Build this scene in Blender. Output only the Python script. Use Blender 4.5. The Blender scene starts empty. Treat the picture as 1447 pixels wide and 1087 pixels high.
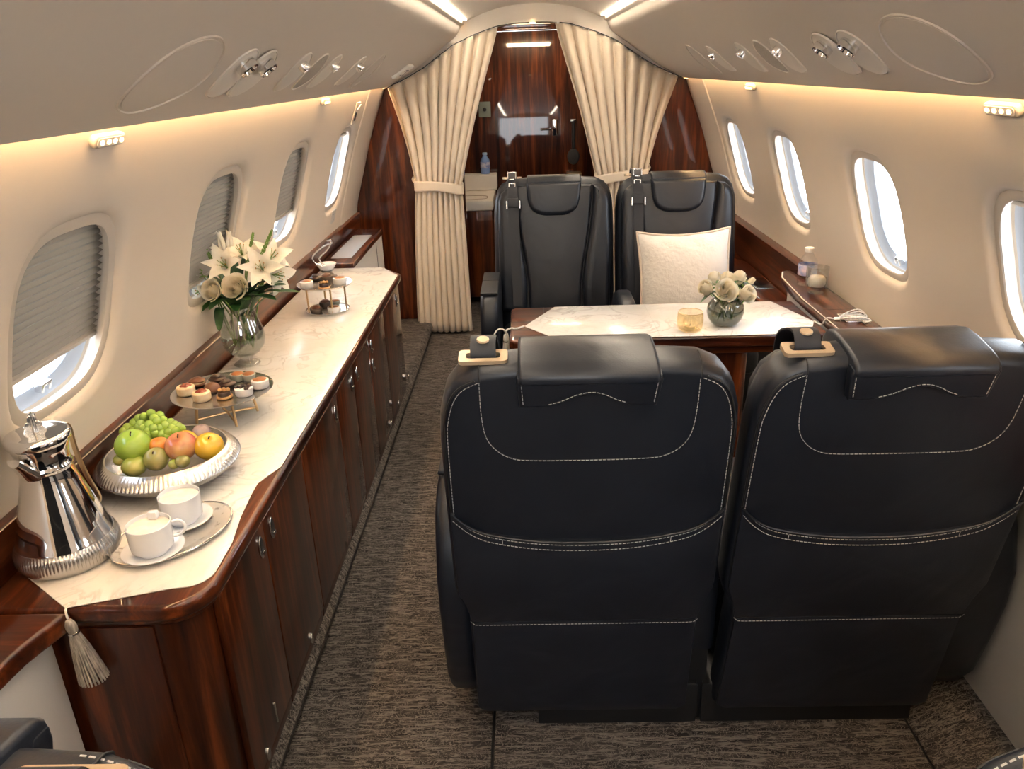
import bpy, bmesh, math, random
from mathutils import Vector, Matrix
R_ = random.Random(7)
PI = math.pi
C = bpy.context.scene.collection
sc = bpy.context.scene

# ------------------------------------------------------------------ camera
W, H = 1447.0, 1087.0
YAW, PIT, ROL, FPX = math.radians(1.489), math.radians(22.144), math.radians(-1.925), 1100.0
CAM = Vector((-0.065, 0.0, 1.62))
def _axes():
    f = Vector((-math.sin(YAW), math.cos(YAW), 0)); r = Vector((math.cos(YAW), math.sin(YAW), 0)); u = Vector((0, 0, 1))
    f2 = f*math.cos(PIT) - u*math.sin(PIT); u2 = u*math.cos(PIT) + f*math.sin(PIT)
    return r*math.cos(ROL) + u2*math.sin(ROL), u2*math.cos(ROL) - r*math.sin(ROL), f2
AR, AU, AF = _axes()
def ray(px, py): return AF + AR*((px-W/2)/FPX) + AU*((H/2-py)/FPX)
def onax(px, py, a, v):
    d = ray(px, py); t = (v-CAM[a])/d[a]; return CAM + d*t
def onX(px, py, v): return onax(px, py, 0, v)
def onY(px, py, v): return onax(px, py, 1, v)
def onZ(px, py, v): return onax(px, py, 2, v)

cd = bpy.data.cameras.new('camera'); cam = bpy.data.objects.new('camera', cd); C.objects.link(cam)
cd.sensor_fit = 'HORIZONTAL'; cd.sensor_width = 36.0; cd.lens = FPX/W*36.0; cd.clip_start = 0.02; cd.clip_end = 200
m = Matrix((AR, AU, -AF)).transposed().to_4x4(); m.translation = CAM; cam.matrix_world = m
sc.camera = cam

# ------------------------------------------------------------------ materials
MATS = {}
def newmat(name):
    mt = bpy.data.materials.new(name); mt.use_nodes = True
    nt = mt.node_tree; b = nt.nodes['Principled BSDF']; MATS[name] = mt
    return mt, nt, b
def N(nt, t, **k):
    n = nt.nodes.new(t)
    for a, v in k.items(): setattr(n, a, v)
    return n
def setp(b, color=None, rough=None, metal=None, coat=None, coatr=None, spec=None, sheen=None, sss=None, trans=None, ior=None):
    if color is not None: b.inputs['Base Color'].default_value = (*color, 1)
    if rough is not None: b.inputs['Roughness'].default_value = rough
    if metal is not None: b.inputs['Metallic'].default_value = metal
    if coat is not None: b.inputs['Coat Weight'].default_value = coat
    if coatr is not None: b.inputs['Coat Roughness'].default_value = coatr
    if spec is not None: b.inputs['Specular IOR Level'].default_value = spec
    if sheen is not None: b.inputs['Sheen Weight'].default_value = sheen
    if sss is not None:
        b.inputs['Subsurface Weight'].default_value = sss; b.inputs['Subsurface Radius'].default_value = (.01, .008, .005)
    if trans is not None: b.inputs['Transmission Weight'].default_value = trans
    if ior is not None: b.inputs['IOR'].default_value = ior
def noisebump(nt, b, scale, strength, dist=.002, kind='noise', stretch=None, detail=4):
    tc = N(nt, 'ShaderNodeTexCoord'); mp = N(nt, 'ShaderNodeMapping')
    if stretch: mp.inputs['Scale'].default_value = stretch
    nt.links.new(tc.outputs['Object'], mp.inputs['Vector'])
    if kind == 'noise':
        t = N(nt, 'ShaderNodeTexNoise'); t.inputs['Scale'].default_value = scale; t.inputs['Detail'].default_value = detail; o = t.outputs['Fac']
    else:
        t = N(nt, 'ShaderNodeTexVoronoi'); t.inputs['Scale'].default_value = scale; o = t.outputs['Distance']
    nt.links.new(mp.outputs['Vector'], t.inputs['Vector'])
    bp = N(nt, 'ShaderNodeBump'); bp.inputs['Strength'].default_value = strength; bp.inputs['Distance'].default_value = dist
    nt.links.new(o, bp.inputs['Height']); nt.links.new(bp.outputs['Normal'], b.inputs['Normal'])
    return mp, o
def ramp(nt, fac, stops):
    r = N(nt, 'ShaderNodeValToRGB'); e = r.color_ramp.elements
    while len(e) > 1: e.remove(e[-1])
    e[0].position = stops[0][0]; e[0].color = (*stops[0][1], 1)
    for p, c in stops[1:]:
        x = e.new(p); x.color = (*c, 1)
    nt.links.new(fac, r.inputs['Fac']); return r.outputs['Color']
def plain(name, color, rough=.5, **k):
    bump = k.pop('bump', None); mt, nt, b = newmat(name); setp(b, color, rough, **k)
    if bump: noisebump(nt, b, *bump)
    return mt
def mottled(name, c1, c2, scale, rough=.5, stretch=None, detail=4, lo=.35, hi=.65, bumpk=None, **k):
    mt, nt, b = newmat(name); setp(b, None, rough, **k)
    tc = N(nt, 'ShaderNodeTexCoord'); mp = N(nt, 'ShaderNodeMapping')
    if stretch: mp.inputs['Scale'].default_value = stretch
    nt.links.new(tc.outputs['Object'], mp.inputs['Vector'])
    t = N(nt, 'ShaderNodeTexNoise'); t.inputs['Scale'].default_value = scale; t.inputs['Detail'].default_value = detail
    nt.links.new(mp.outputs['Vector'], t.inputs['Vector'])
    nt.links.new(ramp(nt, t.outputs['Fac'], [(lo, c1), (hi, c2)]), b.inputs['Base Color'])
    if bumpk:
        bp = N(nt, 'ShaderNodeBump'); bp.inputs['Strength'].default_value = bumpk; bp.inputs['Distance'].default_value = .002
        nt.links.new(t.outputs['Fac'], bp.inputs['Height']); nt.links.new(bp.outputs['Normal'], b.inputs['Normal'])
    return mt
def wood(name, grain, dark=(.013, .0028, .0011), mid=(.052, .0108, .0031), light=(.150, .036, .0090)):
    mt, nt, b = newmat(name); setp(b, None, .34, coat=.85, coatr=.03, spec=.12)
    tc = N(nt, 'ShaderNodeTexCoord'); mp = N(nt, 'ShaderNodeMapping')
    s = [1, 1, 1]; s[grain] = .07; mp.inputs['Scale'].default_value = s
    nt.links.new(tc.outputs['Object'], mp.inputs['Vector'])
    t = N(nt, 'ShaderNodeTexNoise'); t.inputs['Scale'].default_value = 22; t.inputs['Detail'].default_value = 8; t.inputs['Roughness'].default_value = .62; t.inputs['Distortion'].default_value = .35
    nt.links.new(mp.outputs['Vector'], t.inputs['Vector'])
    nt.links.new(ramp(nt, t.outputs['Fac'], [(.34, dark), (.5, mid), (.66, light)]), b.inputs['Base Color'])
    return mt
M_WOODZ = wood('mahogany_upright_grain', 2)
M_WOODY = wood('mahogany_long_grain', 1)
M_WOODX = wood('mahogany_cross_grain', 0)
M_WALL = plain('cream_wall_panel', (.70, .61, .51), .55, bump=(420, .12, .001))
M_PSU = plain('warm_grey_overhead_panel', (.58, .515, .44), .5, bump=(500, .05, .001))
M_CEIL = plain('cream_ceiling', (.72, .64, .54), .5)
M_PLAST = plain('white_window_plastic', (.36, .37, .39), .35)
M_BEZEL = plain('beige_bezel', (.60, .53, .45), .4)
M_LOWER = plain('pale_grey_lower_panel', (.55, .52, .49), .5)
M_CURT = mottled('cream_curtain_cloth', (.67, .555, .42), (.70, .585, .445), 14, .8, sheen=.3)
M_NAVY = mottled('navy_leather', (.0058, .0078, .0132), (.0088, .0112, .0178), 9, .38, spec=.5)
_nt = M_NAVY.node_tree; noisebump(_nt, _nt.nodes['Principled BSDF'], 260, .10, .001, 'vor')
_tc = N(_nt, 'ShaderNodeTexCoord'); _t = N(_nt, 'ShaderNodeTexNoise'); _t.inputs['Scale'].default_value = 6; _t.inputs['Detail'].default_value = 2; _t.inputs['Distortion'].default_value = .8
_nt.links.new(_tc.outputs['Object'], _t.inputs['Vector']); _b = N(_nt, 'ShaderNodeBump'); _b.inputs['Strength'].default_value = .35; _b.inputs['Distance'].default_value = .012
_nt.links.new(_t.outputs['Fac'], _b.inputs['Height']); _f = [n for n in _nt.nodes if n.type == 'BUMP' and n != _b][0]; _nt.links.new(_b.outputs['Normal'], _f.inputs['Normal'])
M_NAVY2 = plain('black_leather_panel', (.007, .008, .011), .45, bump=(260, .08, .001, 'vor'))
M_BLACK = plain('black_plastic', (.008, .008, .009), .5)
M_BELT = plain('black_belt_webbing', (.012, .013, .018), .55, bump=(500, .3, .001))
M_THREAD = plain('pale_thread', (.50, .48, .45), .7)
M_CHROME = plain('chrome', (.80, .79, .78), .05, metal=1)
M_SILVER = plain('brushed_silver', (.74, .72, .69), .26, metal=1)
M_GOLD = plain('satin_gold', (.72, .53, .30), .28, metal=1)
M_TAN = plain('tan_metal_plate', (.66, .50, .33), .38, metal=.6)
M_PORC = plain('white_porcelain', (.84, .86, .90), .12, coat=.6)
M_FOAM = mottled('milky_foam', (.80, .72, .62), (.86, .82, .76), 40, .5)
M_LAMPBODY = plain('cream_lamp_housing', (.42, .37, .30), .45)
M_WHITE = plain('white_laminate', (.78, .74, .68), .35)
M_PAPER = plain('white_plastic_fitting', (.82, .78, .70), .4)
M_DARKGLASS = plain('black_screen_glass', (.006, .006, .007), .06, coat=1)
M_LEAF = mottled('dark_green_leaf', (.012, .05, .012), (.03, .095, .02), 40, .4)
M_LEAF2 = mottled('fresh_green_stem', (.10, .19, .035), (.18, .28, .06), 60, .5)
M_PETAL = mottled('creamy_white_petal', (.80, .76, .66), (.88, .85, .78), 30, .5, sss=.04)
M_TRAY = mottled('etched_silver_tray', (.36, .34, .32), (.74, .72, .69), 55, .30, lo=.30, hi=.42, metal=.6)
M_ROSE = mottled('ivory_rose_petal', (.80, .73, .56), (.88, .83, .72), 25, .5, sss=.03)
M_POLLEN = plain('amber_anther', (.45, .20, .03), .7)

def carpet():
    mt, nt, b = newmat('brown_grey_carpet'); setp(b, None, .95, spec=.15)
    tc = N(nt, 'ShaderNodeTexCoord')
    def layer(sc_, det, dist, off, stops):
        mp = N(nt, 'ShaderNodeMapping'); mp.inputs['Scale'].default_value = sc_; mp.inputs['Location'].default_value = off
        nt.links.new(tc.outputs['Object'], mp.inputs['Vector'])
        t = N(nt, 'ShaderNodeTexNoise'); t.inputs['Scale'].default_value = 1.0; t.inputs['Detail'].default_value = det; t.inputs['Distortion'].default_value = dist
        nt.links.new(mp.outputs['Vector'], t.inputs['Vector']); return ramp(nt, t.outputs['Fac'], stops)
    k = (0, 0, 0); w = (1, 1, 1)
    sq = layer((34, 44, 40), 1.0, 1.8, (0, 0, 0), [(0, k), (.39, k), (.42, w), (.45, k), (.52, k), (.55, w), (.58, k)])
    ln = layer((16, 130, 60), 2.0, .5, (3, 7, 0), [(0, k), (.52, k), (.60, w), (.68, k)])
    mxl = N(nt, 'ShaderNodeMix', data_type='RGBA', blend_type='LIGHTEN'); mxl.inputs['Factor'].default_value = 1
    nt.links.new(sq, mxl.inputs['A']); nt.links.new(ln, mxl.inputs['B'])
    base = layer((10, 90, 30), 3.0, .4, (1, 2, 0), [(.35, (.022, .019, .018)), (.65, (.070, .060, .053))])
    mx = N(nt, 'ShaderNodeMix', data_type='RGBA')
    ml = N(nt, 'ShaderNodeMath', operation='MULTIPLY'); ml.inputs[1].default_value = .8
    nt.links.new(mxl.outputs['Result'], ml.inputs[0]); nt.links.new(ml.outputs[0], mx.inputs['Factor'])
    nt.links.new(base, mx.inputs['A']); mx.inputs['B'].default_value = (.25, .22, .195, 1)
    nt.links.new(mx.outputs['Result'], b.inputs['Base Color'])
    bp = N(nt, 'ShaderNodeBump'); bp.inputs['Strength'].default_value = .6; bp.inputs['Distance'].default_value = .003
    nt.links.new(mxl.outputs['Result'], bp.inputs['Height']); nt.links.new(bp.outputs['Normal'], b.inputs['Normal'])
    return mt
M_CARPET = carpet()
def marble(name, base=(.80, .785, .765), vein=(.40, .36, .32), rough=.16):
    mt, nt, b = newmat(name); setp(b, None, rough+.06, coat=.22, coatr=.08, spec=.4)
    tc = N(nt, 'ShaderNodeTexCoord')
    t = N(nt, 'ShaderNodeTexNoise'); t.inputs['Scale'].default_value = 6.5; t.inputs['Detail'].default_value = 6; t.inputs['Distortion'].default_value = 1.6
    nt.links.new(tc.outputs['Object'], t.inputs['Vector'])
    v = ramp(nt, t.outputs['Fac'], [(.44, (0, 0, 0)), (.495, (.8,)*3), (.51, (0, 0, 0)), (.62, (0, 0, 0)), (.64, (.35,)*3), (.66, (0, 0, 0))])
    t2 = N(nt, 'ShaderNodeTexNoise'); t2.inputs['Scale'].default_value = 3; t2.inputs['Detail'].default_value = 3
    nt.links.new(tc.outputs['Object'], t2.inputs['Vector'])
    cb = ramp(nt, t2.outputs['Fac'], [(.35, (base[0]*.86, base[1]*.83, base[2]*.78)), (.65, base)])
    ml = N(nt, 'ShaderNodeMath', operation='MULTIPLY'); nt.links.new(v, ml.inputs[0]); nt.links.new(ramp(nt, t2.outputs['Fac'], [(.42, (.12,)*3), (.6, (.75,)*3)]), ml.inputs[1])
    mx = N(nt, 'ShaderNodeMix', data_type='RGBA'); nt.links.new(ml.outputs[0], mx.inputs['Factor'])
    nt.links.new(cb, mx.inputs['A']); mx.inputs['B'].default_value = (*vein, 1)
    nt.links.new(mx.outputs['Result'], b.inputs['Base Color'])
    return mt
M_MARBLE = marble('marbled_satin_cloth')
def thin_glass(name, tint=(1, 1, 1), refl=(1, 1, 1), ior=1.45, rough=.0, graze=.8):
    mt = bpy.data.materials.new(name); mt.use_nodes = True; nt = mt.node_tree; nt.nodes.remove(nt.nodes['Principled BSDF'])
    out = nt.nodes['Material Output']
    tr = N(nt, 'ShaderNodeBsdfTransparent'); tr.inputs['Color'].default_value = (*tint, 1)
    gl = N(nt, 'ShaderNodeBsdfGlossy'); gl.inputs['Color'].default_value = (*refl, 1); gl.inputs['Roughness'].default_value = rough
    f0 = ((ior-1)/(ior+1))**2
    lw = N(nt, 'ShaderNodeLayerWeight'); lw.inputs['Blend'].default_value = .5
    pw = N(nt, 'ShaderNodeMath', operation='POWER'); nt.links.new(lw.outputs['Facing'], pw.inputs[0]); pw.inputs[1].default_value = 5
    fr = N(nt, 'ShaderNodeMath', operation='MULTIPLY_ADD'); nt.links.new(pw.outputs[0], fr.inputs[0]); fr.inputs[1].default_value = (1-f0)*graze; fr.inputs[2].default_value = f0
    mx = N(nt, 'ShaderNodeMixShader'); nt.links.new(fr.outputs[0], mx.inputs[0]); nt.links.new(tr.outputs[0], mx.inputs[1]); nt.links.new(gl.outputs[0], mx.inputs[2])
    nt.links.new(mx.outputs[0], out.inputs['Surface']); return mt
G_PANE = thin_glass('window_pane_glass', (.985, .99, 1), ior=1.25, graze=.3)
G_CLEAR = thin_glass('clear_vase_glass', (.90, .915, .905), ior=2.2)
G_SMOKE = thin_glass('smoked_vase_glass', (.62, .62, .58), (.9, .9, .9), ior=2.0)
G_AMBER = thin_glass('amber_votive_glass', (.99, .945, .84), (1, .9, .7), ior=1.8)
G_BOTTLE = thin_glass('clear_bottle_plastic', (.92, .93, .94), ior=1.6)
M_BLUEB = plain('blue_bottle_plastic', (.22, .36, .72), .2, coat=.4)
G_WATER = thin_glass('water_in_vase', (.90, .93, .90), ior=1.2)
def translucent(name, color, tcol, f):
    mt, nt, b = newmat(name); setp(b, color, .8)
    t = N(nt, 'ShaderNodeBsdfTranslucent'); t.inputs['Color'].default_value = (*tcol, 1)
    mx = N(nt, 'ShaderNodeMixShader'); mx.inputs[0].default_value = f
    nt.links.new(b.outputs[0], mx.inputs[1]); nt.links.new(t.outputs[0], mx.inputs[2]); nt.links.new(mx.outputs[0], nt.nodes['Material Output'].inputs['Surface'])
    return mt
M_BLIND = translucent('grey_beige_pleated_blind', (.32, .285, .24), (.42, .37, .30), .05)
def emit(name, color, s):
    mt, nt, b = newmat(name); setp(b, (.9, .85, .75), .4)
    b.inputs['Emission Color'].default_value = (*color, 1); b.inputs['Emission Strength'].default_value = s
    return mt
def petal_glow(m, f):
    nt = m.node_tree; b = nt.nodes['Principled BSDF']; t = N(nt, 'ShaderNodeBsdfTranslucent'); mx = N(nt, 'ShaderNodeMixShader'); mx.inputs[0].default_value = f
    l = b.inputs['Base Color'].links[0].from_socket; nt.links.new(l, t.inputs['Color'])
    nt.links.new(b.outputs[0], mx.inputs[1]); nt.links.new(t.outputs[0], mx.inputs[2]); nt.links.new(mx.outputs[0], nt.nodes['Material Output'].inputs['Surface'])
petal_glow(M_ROSE, .42); petal_glow(M_PETAL, .25)
WARM = (1.0, .63, .30)
E_COVE = emit('warm_cove_led', WARM, 62.0)
E_STRIP = emit('warm_ceiling_led', (1.0, .86, .68), 42.0)
E_SPOT = emit('warm_reading_led', (1.0, .70, .36), 2.2)
E_VEST = emit('warm_vestibule_lamp', (1.0, .74, .46), 50.0)

# ------------------------------------------------------------------ mesh building
class MB:
    def __init__(s): s.v = []; s.f = []
    def add(s, vs, fs):
        k = len(s.v); s.v += [tuple(p) for p in vs]; s.f += [tuple(i+k for i in f) for f in fs]; return s
    def grid(s, fn, nu, nv, cu=False, cv=False):
        vs = [fn(i/(nu if cu else nu-1), j/(nv if cv else nv-1)) for i in range(nu) for j in range(nv)]
        fs = []
        for i in range(nu if cu else nu-1):
            for j in range(nv if cv else nv-1):
                i2, j2 = (i+1) % nu, (j+1) % nv
                fs.append((i*nv+j, i2*nv+j, i2*nv+j2, i*nv+j2))
        return s.add(vs, fs)
    def rings(s, rs, cap0=True, cap1=True, closed=True):
        n = len(rs[0]); vs = [p for r in rs for p in r]; fs = []
        for a in range(len(rs)-1):
            for i in range(n if closed else n-1):
                j = (i+1) % n; fs.append((a*n+i, a*n+j, (a+1)*n+j, (a+1)*n+i))
        if cap0: fs.append(tuple(range(n-1, -1, -1)))
        if cap1: fs.append(tuple((len(rs)-1)*n+i for i in range(n)))
        return s.add(vs, fs)
    def lathe(s, prof, seg=32, f=None, cap0=False, cap1=False):
        f = f or (lambda x, y, z: (x, y, z)); rs = []
        for r, z in prof:
            rs.append([f(r*math.cos(2*PI*k/seg), r*math.sin(2*PI*k/seg), z) for k in range(seg)])
        return s.rings(rs, cap0, cap1)
    def tube(s, pts, r, seg=8, cap=True):
        pts = [Vector(p) for p in pts]; n = len(pts); rr = r if isinstance(r, (list, tuple)) else [r]*n
        t0 = (pts[1]-pts[0]).normalized(); a = Vector((0, 0, 1)) if abs(t0.z) < .9 else Vector((1, 0, 0))
        u = t0.cross(a).normalized(); rs = []
        for i, p in enumerate(pts):
            t = (pts[min(i+1, n-1)]-pts[max(i-1, 0)])
            t = t.normalized() if t.length > 1e-9 else t0
            u = (u - t*u.dot(t)); u = u.normalized() if u.length > 1e-9 else t.orthogonal().normalized()
            w = t.cross(u)
            rs.append([p + (u*math.cos(2*PI*k/seg) + w*math.sin(2*PI*k/seg))*rr[i] for k in range(seg)])
        return s.rings(rs, cap, cap)
    def ball(s, c, r, nu=20, nv=12, f=None):
        rx, ry, rz = r if isinstance(r, (list, tuple)) else (r, r, r); c = Vector(c)
        def fn(i, j):
            a, b = 2*PI*i, PI*(j*.998+.001)
            p = Vector((rx*math.sin(b)*math.cos(a), ry*math.sin(b)*math.sin(a), rz*math.cos(b)))
            return c + (f(p) if f else p)
        return s.grid(fn, nu, nv, cu=True)
    def slab(s, out, c0, c1, f, r=.01, seg=3, r1=None, bulge=0, bulge0=0):
        """outline (a,b) swept along c from c0 to c1 with rounded edges; f maps (a,b,c) to space"""
        r1 = r if r1 is None else r1; n = len(out)
        A = sum(out[i][0]*out[(i+1) % n][1]-out[(i+1) % n][0]*out[i][1] for i in range(n))
        sg = 1 if A > 0 else -1; nor = []
        for i in range(n):
            p, q, w = out[i-1], out[i], out[(i+1) % n]
            e1 = Vector((q[0]-p[0], q[1]-p[1])); e2 = Vector((w[0]-q[0], w[1]-q[1]))
            e1 = e1.normalized() if e1.length > 1e-9 else e2.normalized(); e2 = e2.normalized() if e2.length > 1e-9 else e1
            nn = Vector((e1.y+e2.y, -e1.x-e2.x))*sg; L = nn.length
            nor.append(nn/L*min(1.6, 2/max(L, .6)) if L > 1e-6 else Vector((0, 0)))
        def inset(d): return [(out[i][0]-nor[i].x*d, out[i][1]-nor[i].y*d) for i in range(n)]
        rs = []
        cx = sum(p[0] for p in out)/n; cy = sum(p[1] for p in out)/n
        def shrink(ring, k): return [(cx+(x-cx)*k, cy+(y-cy)*k) for x, y in ring]
        e0 = inset(r); e1_ = inset(r1)
        if bulge0:
            for k in (.15, .45, .75): rs.append([f(x, y, c0-(bulge0*(1-k*k) if c1 > c0 else -bulge0*(1-k*k))) for x, y in shrink(e0, k)])
        for k in range(seg+1):
            a = PI/2*k/seg
            rs.append([f(x, y, c0+(1 if c1 > c0 else -1)*r*(1-math.cos(a))) for x, y in inset(r*(1-math.sin(a)))])
        for k in range(seg+1):
            a = PI/2*(1-k/seg)
            rs.append([f(x, y, c1-(1 if c1 > c0 else -1)*r1*(1-math.cos(a))) for x, y in inset(r1*(1-math.sin(a)))])
        if bulge:
            for k in (.75, .45, .15): rs.append([f(x, y, c1+(bulge*(1-k*k) if c1 > c0 else -bulge*(1-k*k))) for x, y in shrink(e1_, k)])
        return s.rings(rs, True, True)
    def box(s, x0, x1, y0, y1, z0, z1, r=.004, seg=2):
        return s.slab([(x0, y0), (x1, y0), (x1, y1), (x0, y1)], z0, z1, lambda a, b, c: (a, b, c), r=min(r, (z1-z0)/2.01), seg=seg)
    def mesh(s, name, mat, off=(0, 0, 0), sharp=40):
        me = bpy.data.meshes.new(name); o = Vector(off)
        me.from_pydata([Vector(p)-o for p in s.v], [], s.f)
        bm = bmesh.new(); bm.from_mesh(me); bmesh.ops.remove_doubles(bm, verts=bm.verts, dist=1e-6)
        bmesh.ops.recalc_face_normals(bm, faces=bm.faces); bm.to_mesh(me); bm.free()
        for p in me.polygons: p.use_smooth = True
        me.set_sharp_from_angle(angle=math.radians(sharp))
        for mt in (mat if isinstance(mat, (list, tuple)) else [mat]): me.materials.append(mt)
        return me
def wloc(o):
    v = Vector((0, 0, 0))
    while o: v = v + o.location; o = o.parent
    return v
def part(mb, name, mat, parent=None, label=None, local=False, sharp=40):
    me = mb.mesh(name, mat, (0, 0, 0) if (local or parent is None) else wloc(parent), sharp)
    o = bpy.data.objects.new(name, me); C.objects.link(o)
    if parent: o.parent = parent
    if label: o['label'] = label
    return o
def tag(o, label, cat, group=None):
    o['label'] = label; o['category'] = cat
    if group: o['group'] = group
    return o
def thing(name, loc, label, cat, group=None, rz=0):
    o = bpy.data.objects.new(name, None); C.objects.link(o); o.empty_display_size = .05
    o.location = loc; o.rotation_euler = (0, 0, rz); return tag(o, label, cat, group)
def single(mb, name, mat, loc, label, cat, group=None, sharp=40, local=False):
    me = mb.mesh(name, mat, (0, 0, 0) if local else loc, sharp); o = bpy.data.objects.new(name, me); C.objects.link(o); o.location = loc
    return tag(o, label, cat, group)
def struct(mb, name, mat, sharp=40, parent=None):
    o = part(mb, name, mat, parent, sharp=sharp); o['kind'] = 'structure'; return o
def copy_tree(o, parent=None):
    c = o.copy(); C.objects.link(c)
    if parent: c.parent = parent
    for ch in list(o.children): copy_tree(ch, c)
    return c
def again(o, loc, label, rz=None, group=None):
    c = copy_tree(o); c.location = loc; c['label'] = label
    if rz is not None: c.rotation_euler = (0, 0, rz)
    if group: c['group'] = group
    return c
def rrect(w, h, r, seg=5, cx=0, cy=0):
    p = []
    for (sx, sy, a0) in ((1, 1, 0), (-1, 1, 90), (-1, -1, 180), (1, -1, 270)):
        for k in range(seg+1):
            a = math.radians(a0+90*k/seg); p.append((cx+sx*(w-r)+r*math.cos(a), cy+sy*(h-r)+r*math.sin(a)))
    return p
def oval(a, b, n=32, cx=0, cy=0): return [(cx+a*math.cos(2*PI*k/n), cy+b*math.sin(2*PI*k/n)) for k in range(n)]
def lerpt(tab, x):
    if x <= tab[0][0]: return tab[0][1]
    for (a, p), (b, q) in zip(tab, tab[1:]):
        if x <= b: return p+(q-p)*(x-a)/(b-a)
    return tab[-1][1]
def spline(pts, n):
    pts = [Vector(p) for p in pts]; out = []; k = len(pts)-1
    for i in range(n+1):
        t = i/n*k; j = min(int(t), k-1); u = t-j
        p0, p1, p2, p3 = pts[max(j-1, 0)], pts[j], pts[j+1], pts[min(j+2, k)]
        out.append(.5*((2*p1)+(p2-p0)*u+(2*p0-5*p1+4*p2-p3)*u*u+(3*p1-p0-3*p2+p3)*u**3))
    return out
def sspline(pts, n): return [(p.x, p.y) for p in spline([(a, b, 0) for a, b in pts], n)]

# ------------------------------------------------------------------ the setting
_wt = sspline([(0, 1.16), (.2, 1.162), (.5, 1.160), (.8, 1.149), (.95, 1.112), (1.05, 1.080), (1.16, 1.047), (1.26, 1.013), (1.36, .974), (1.45, .938), (1.535, .904), (1.64, .846)], 110)
def wx(z): return lerpt(_wt, z)
def wall_pt(side, y, z, n=0):
    e = .004; dx = (wx(z+e)-wx(z-e))/(2*e); L = math.hypot(1, dx)
    return (side*(wx(z)+n/L), y, z-n*dx/L)
YA, YB = -1.75, 5.0
ZC = 1.135
WL = [-.18, .72, 1.60, 2.48, 3.345, 4.25]
WR = [-.18, .72, 1.68, 2.54, 3.42, 4.26]
HWU, HWV = .245, .28
def ring_of(side, yc, hu, hv, n, angs, ex=3.4):
    out = []; zc = ZC
    if side < 0: hu *= 1.12; hv *= 1.055; zc = ZC+.009
    for a in angs:
        c, s = math.cos(a), math.sin(a)
        k = (abs(c)**ex+abs(s)**ex)**(-1/ex)
        out.append(wall_pt(side, yc+hu*k*c, zc+hv*k*s, n))
    return out
def build_wall(side, wins, name):
    mb = MB(); zs0 = [0, .1, .2, .35, .5, .65, .8, ZC-HWV]; zw = [ZC-HWV+2*HWV*i/10 for i in range(11)]; zs1 = [ZC+HWV, 1.49, 1.535, 1.58, 1.63]
    edges = [YA]
    for y in wins: edges += [y-HWU, y+HWU]
    edges.append(YB)
    allz = zs0[:-1]+zw[:-1]+zs1
    for i in range(len(edges)-1):
        y0, y1 = edges[i], edges[i+1]
        def g(zl, ys): mb.grid(lambda u, v: wall_pt(side, ys[int(round(u*(len(ys)-1)))], zl[int(round(v*(len(zl)-1)))]), len(ys), len(zl))
        if i % 2 == 0: g(allz, [y0, (y0+y1)/2, y1])
        else:
            ys = [y0+(y1-y0)*k/8 for k in range(9)]
            g(zs0, ys); g(zs1, ys); yc = wins[i//2]
            bd = [(y1, z) for z in zw[5:]]+[(y, zw[-1]) for y in ys[::-1][1:]]+[(y0, z) for z in zw[::-1][1:]]+[(y, zw[0]) for y in ys[1:]]+[(y1, z) for z in zw[1:5]]
            angs = [math.atan2((z-ZC)/HWV, (y-yc)/HWU) for y, z in bd]
            rs = [[wall_pt(side, y, z) for y, z in bd]]
            for hu, hv, n in ((.212, .224, 0), (.205, .217, .0015), (.198, .210, .005), (.191, .203, .011), (.187, .199, .020)):
                rs.append(ring_of(side, yc, hu, hv, n, angs))
            mb.rings(rs, False, False)
    return struct(mb, name, M_WALL, sharp=60)
build_wall(-1, WL, 'wall_left'); build_wall(1, WR, 'wall_right')

def window(side, yc, idx, cover):
    angs = [2*PI*k/64 for k in range(64)]
    rg = lambda hu, hv, n: ring_of(side, yc, hu, hv, n, angs)
    mb = MB(); mb.rings([rg(.190, .202, .019), rg(.187, .199, .0175), rg(.168, .180, .016), rg(.164, .176, .019), rg(.164, .176, .032), rg(.184, .196, .035), rg(.184, .196, .056), rg(.176, .188, .058)], False, False)
    fr = struct(mb, 'window_%d' % idx, M_BEZEL)
    mb = MB(); mb.rings([rg(.176, .188, .058), rg(.172, .184, .064), rg(.164, .176, .070), rg(.161, .173, .073), rg(.155, .167, .078), rg(.154, .166, .084), rg(.165, .178, .088), rg(.30, .33, .090)], False, False)
    part(mb, 'window_reveal', M_PLAST, fr)
    mb = MB(); mb.rings([rg(.160, .172, .0755), rg(.160, .172, .0735)], True, True); part(mb, 'pane', G_PANE, fr)
    # pleated blind, drawn down by the fraction `cover`
    zt = ZC+.194+(.018 if side < 0 else 0); zb = zt-cover*(.385 if side < 0 else .365); n = max(3, int(cover*26)); mb = MB(); dz = (zb-zt)/n; zz = []
    for k in range(n): zz += [(zt+dz*k, .044), (zt+dz*(k+.80), .0555)]
    zz.append((zb, .044))
    vs = [wall_pt(side, yc+s*(.212 if side < 0 else .192), z, d) for z, d in zz for s in (-1, 1)]
    mb.add(vs, [(2*k, 2*k+1, 2*k+3, 2*k+2) for k in range(2*n)])
    part(mb, 'pleated_blind', M_BLIND, fr, sharp=10)
    mb = MB(); mb.slab(rrect(.198 if side < 0 else .178, .006, .004, 3), .042, .055, lambda a, b, c: wall_pt(side, yc+a, zb+b, c), r=.002)
    part(mb, 'blind_rail', M_BEZEL, fr)
    mb = MB(); zk = ZC-.158
    mb.slab(rrect(.018, .004, .003, 3), .048, .060, lambda a, b, c: wall_pt(side, yc+a*.9, zk+b+.004, c), r=.0015)
    for s in (-1, 1): mb.slab(rrect(.005, .011, .004, 3), .046, .064, lambda a, b, c: wall_pt(side, yc+s*.014+a, zk+b, c), r=.0015)
    part(mb, 'latch', M_CHROME, fr)
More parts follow.
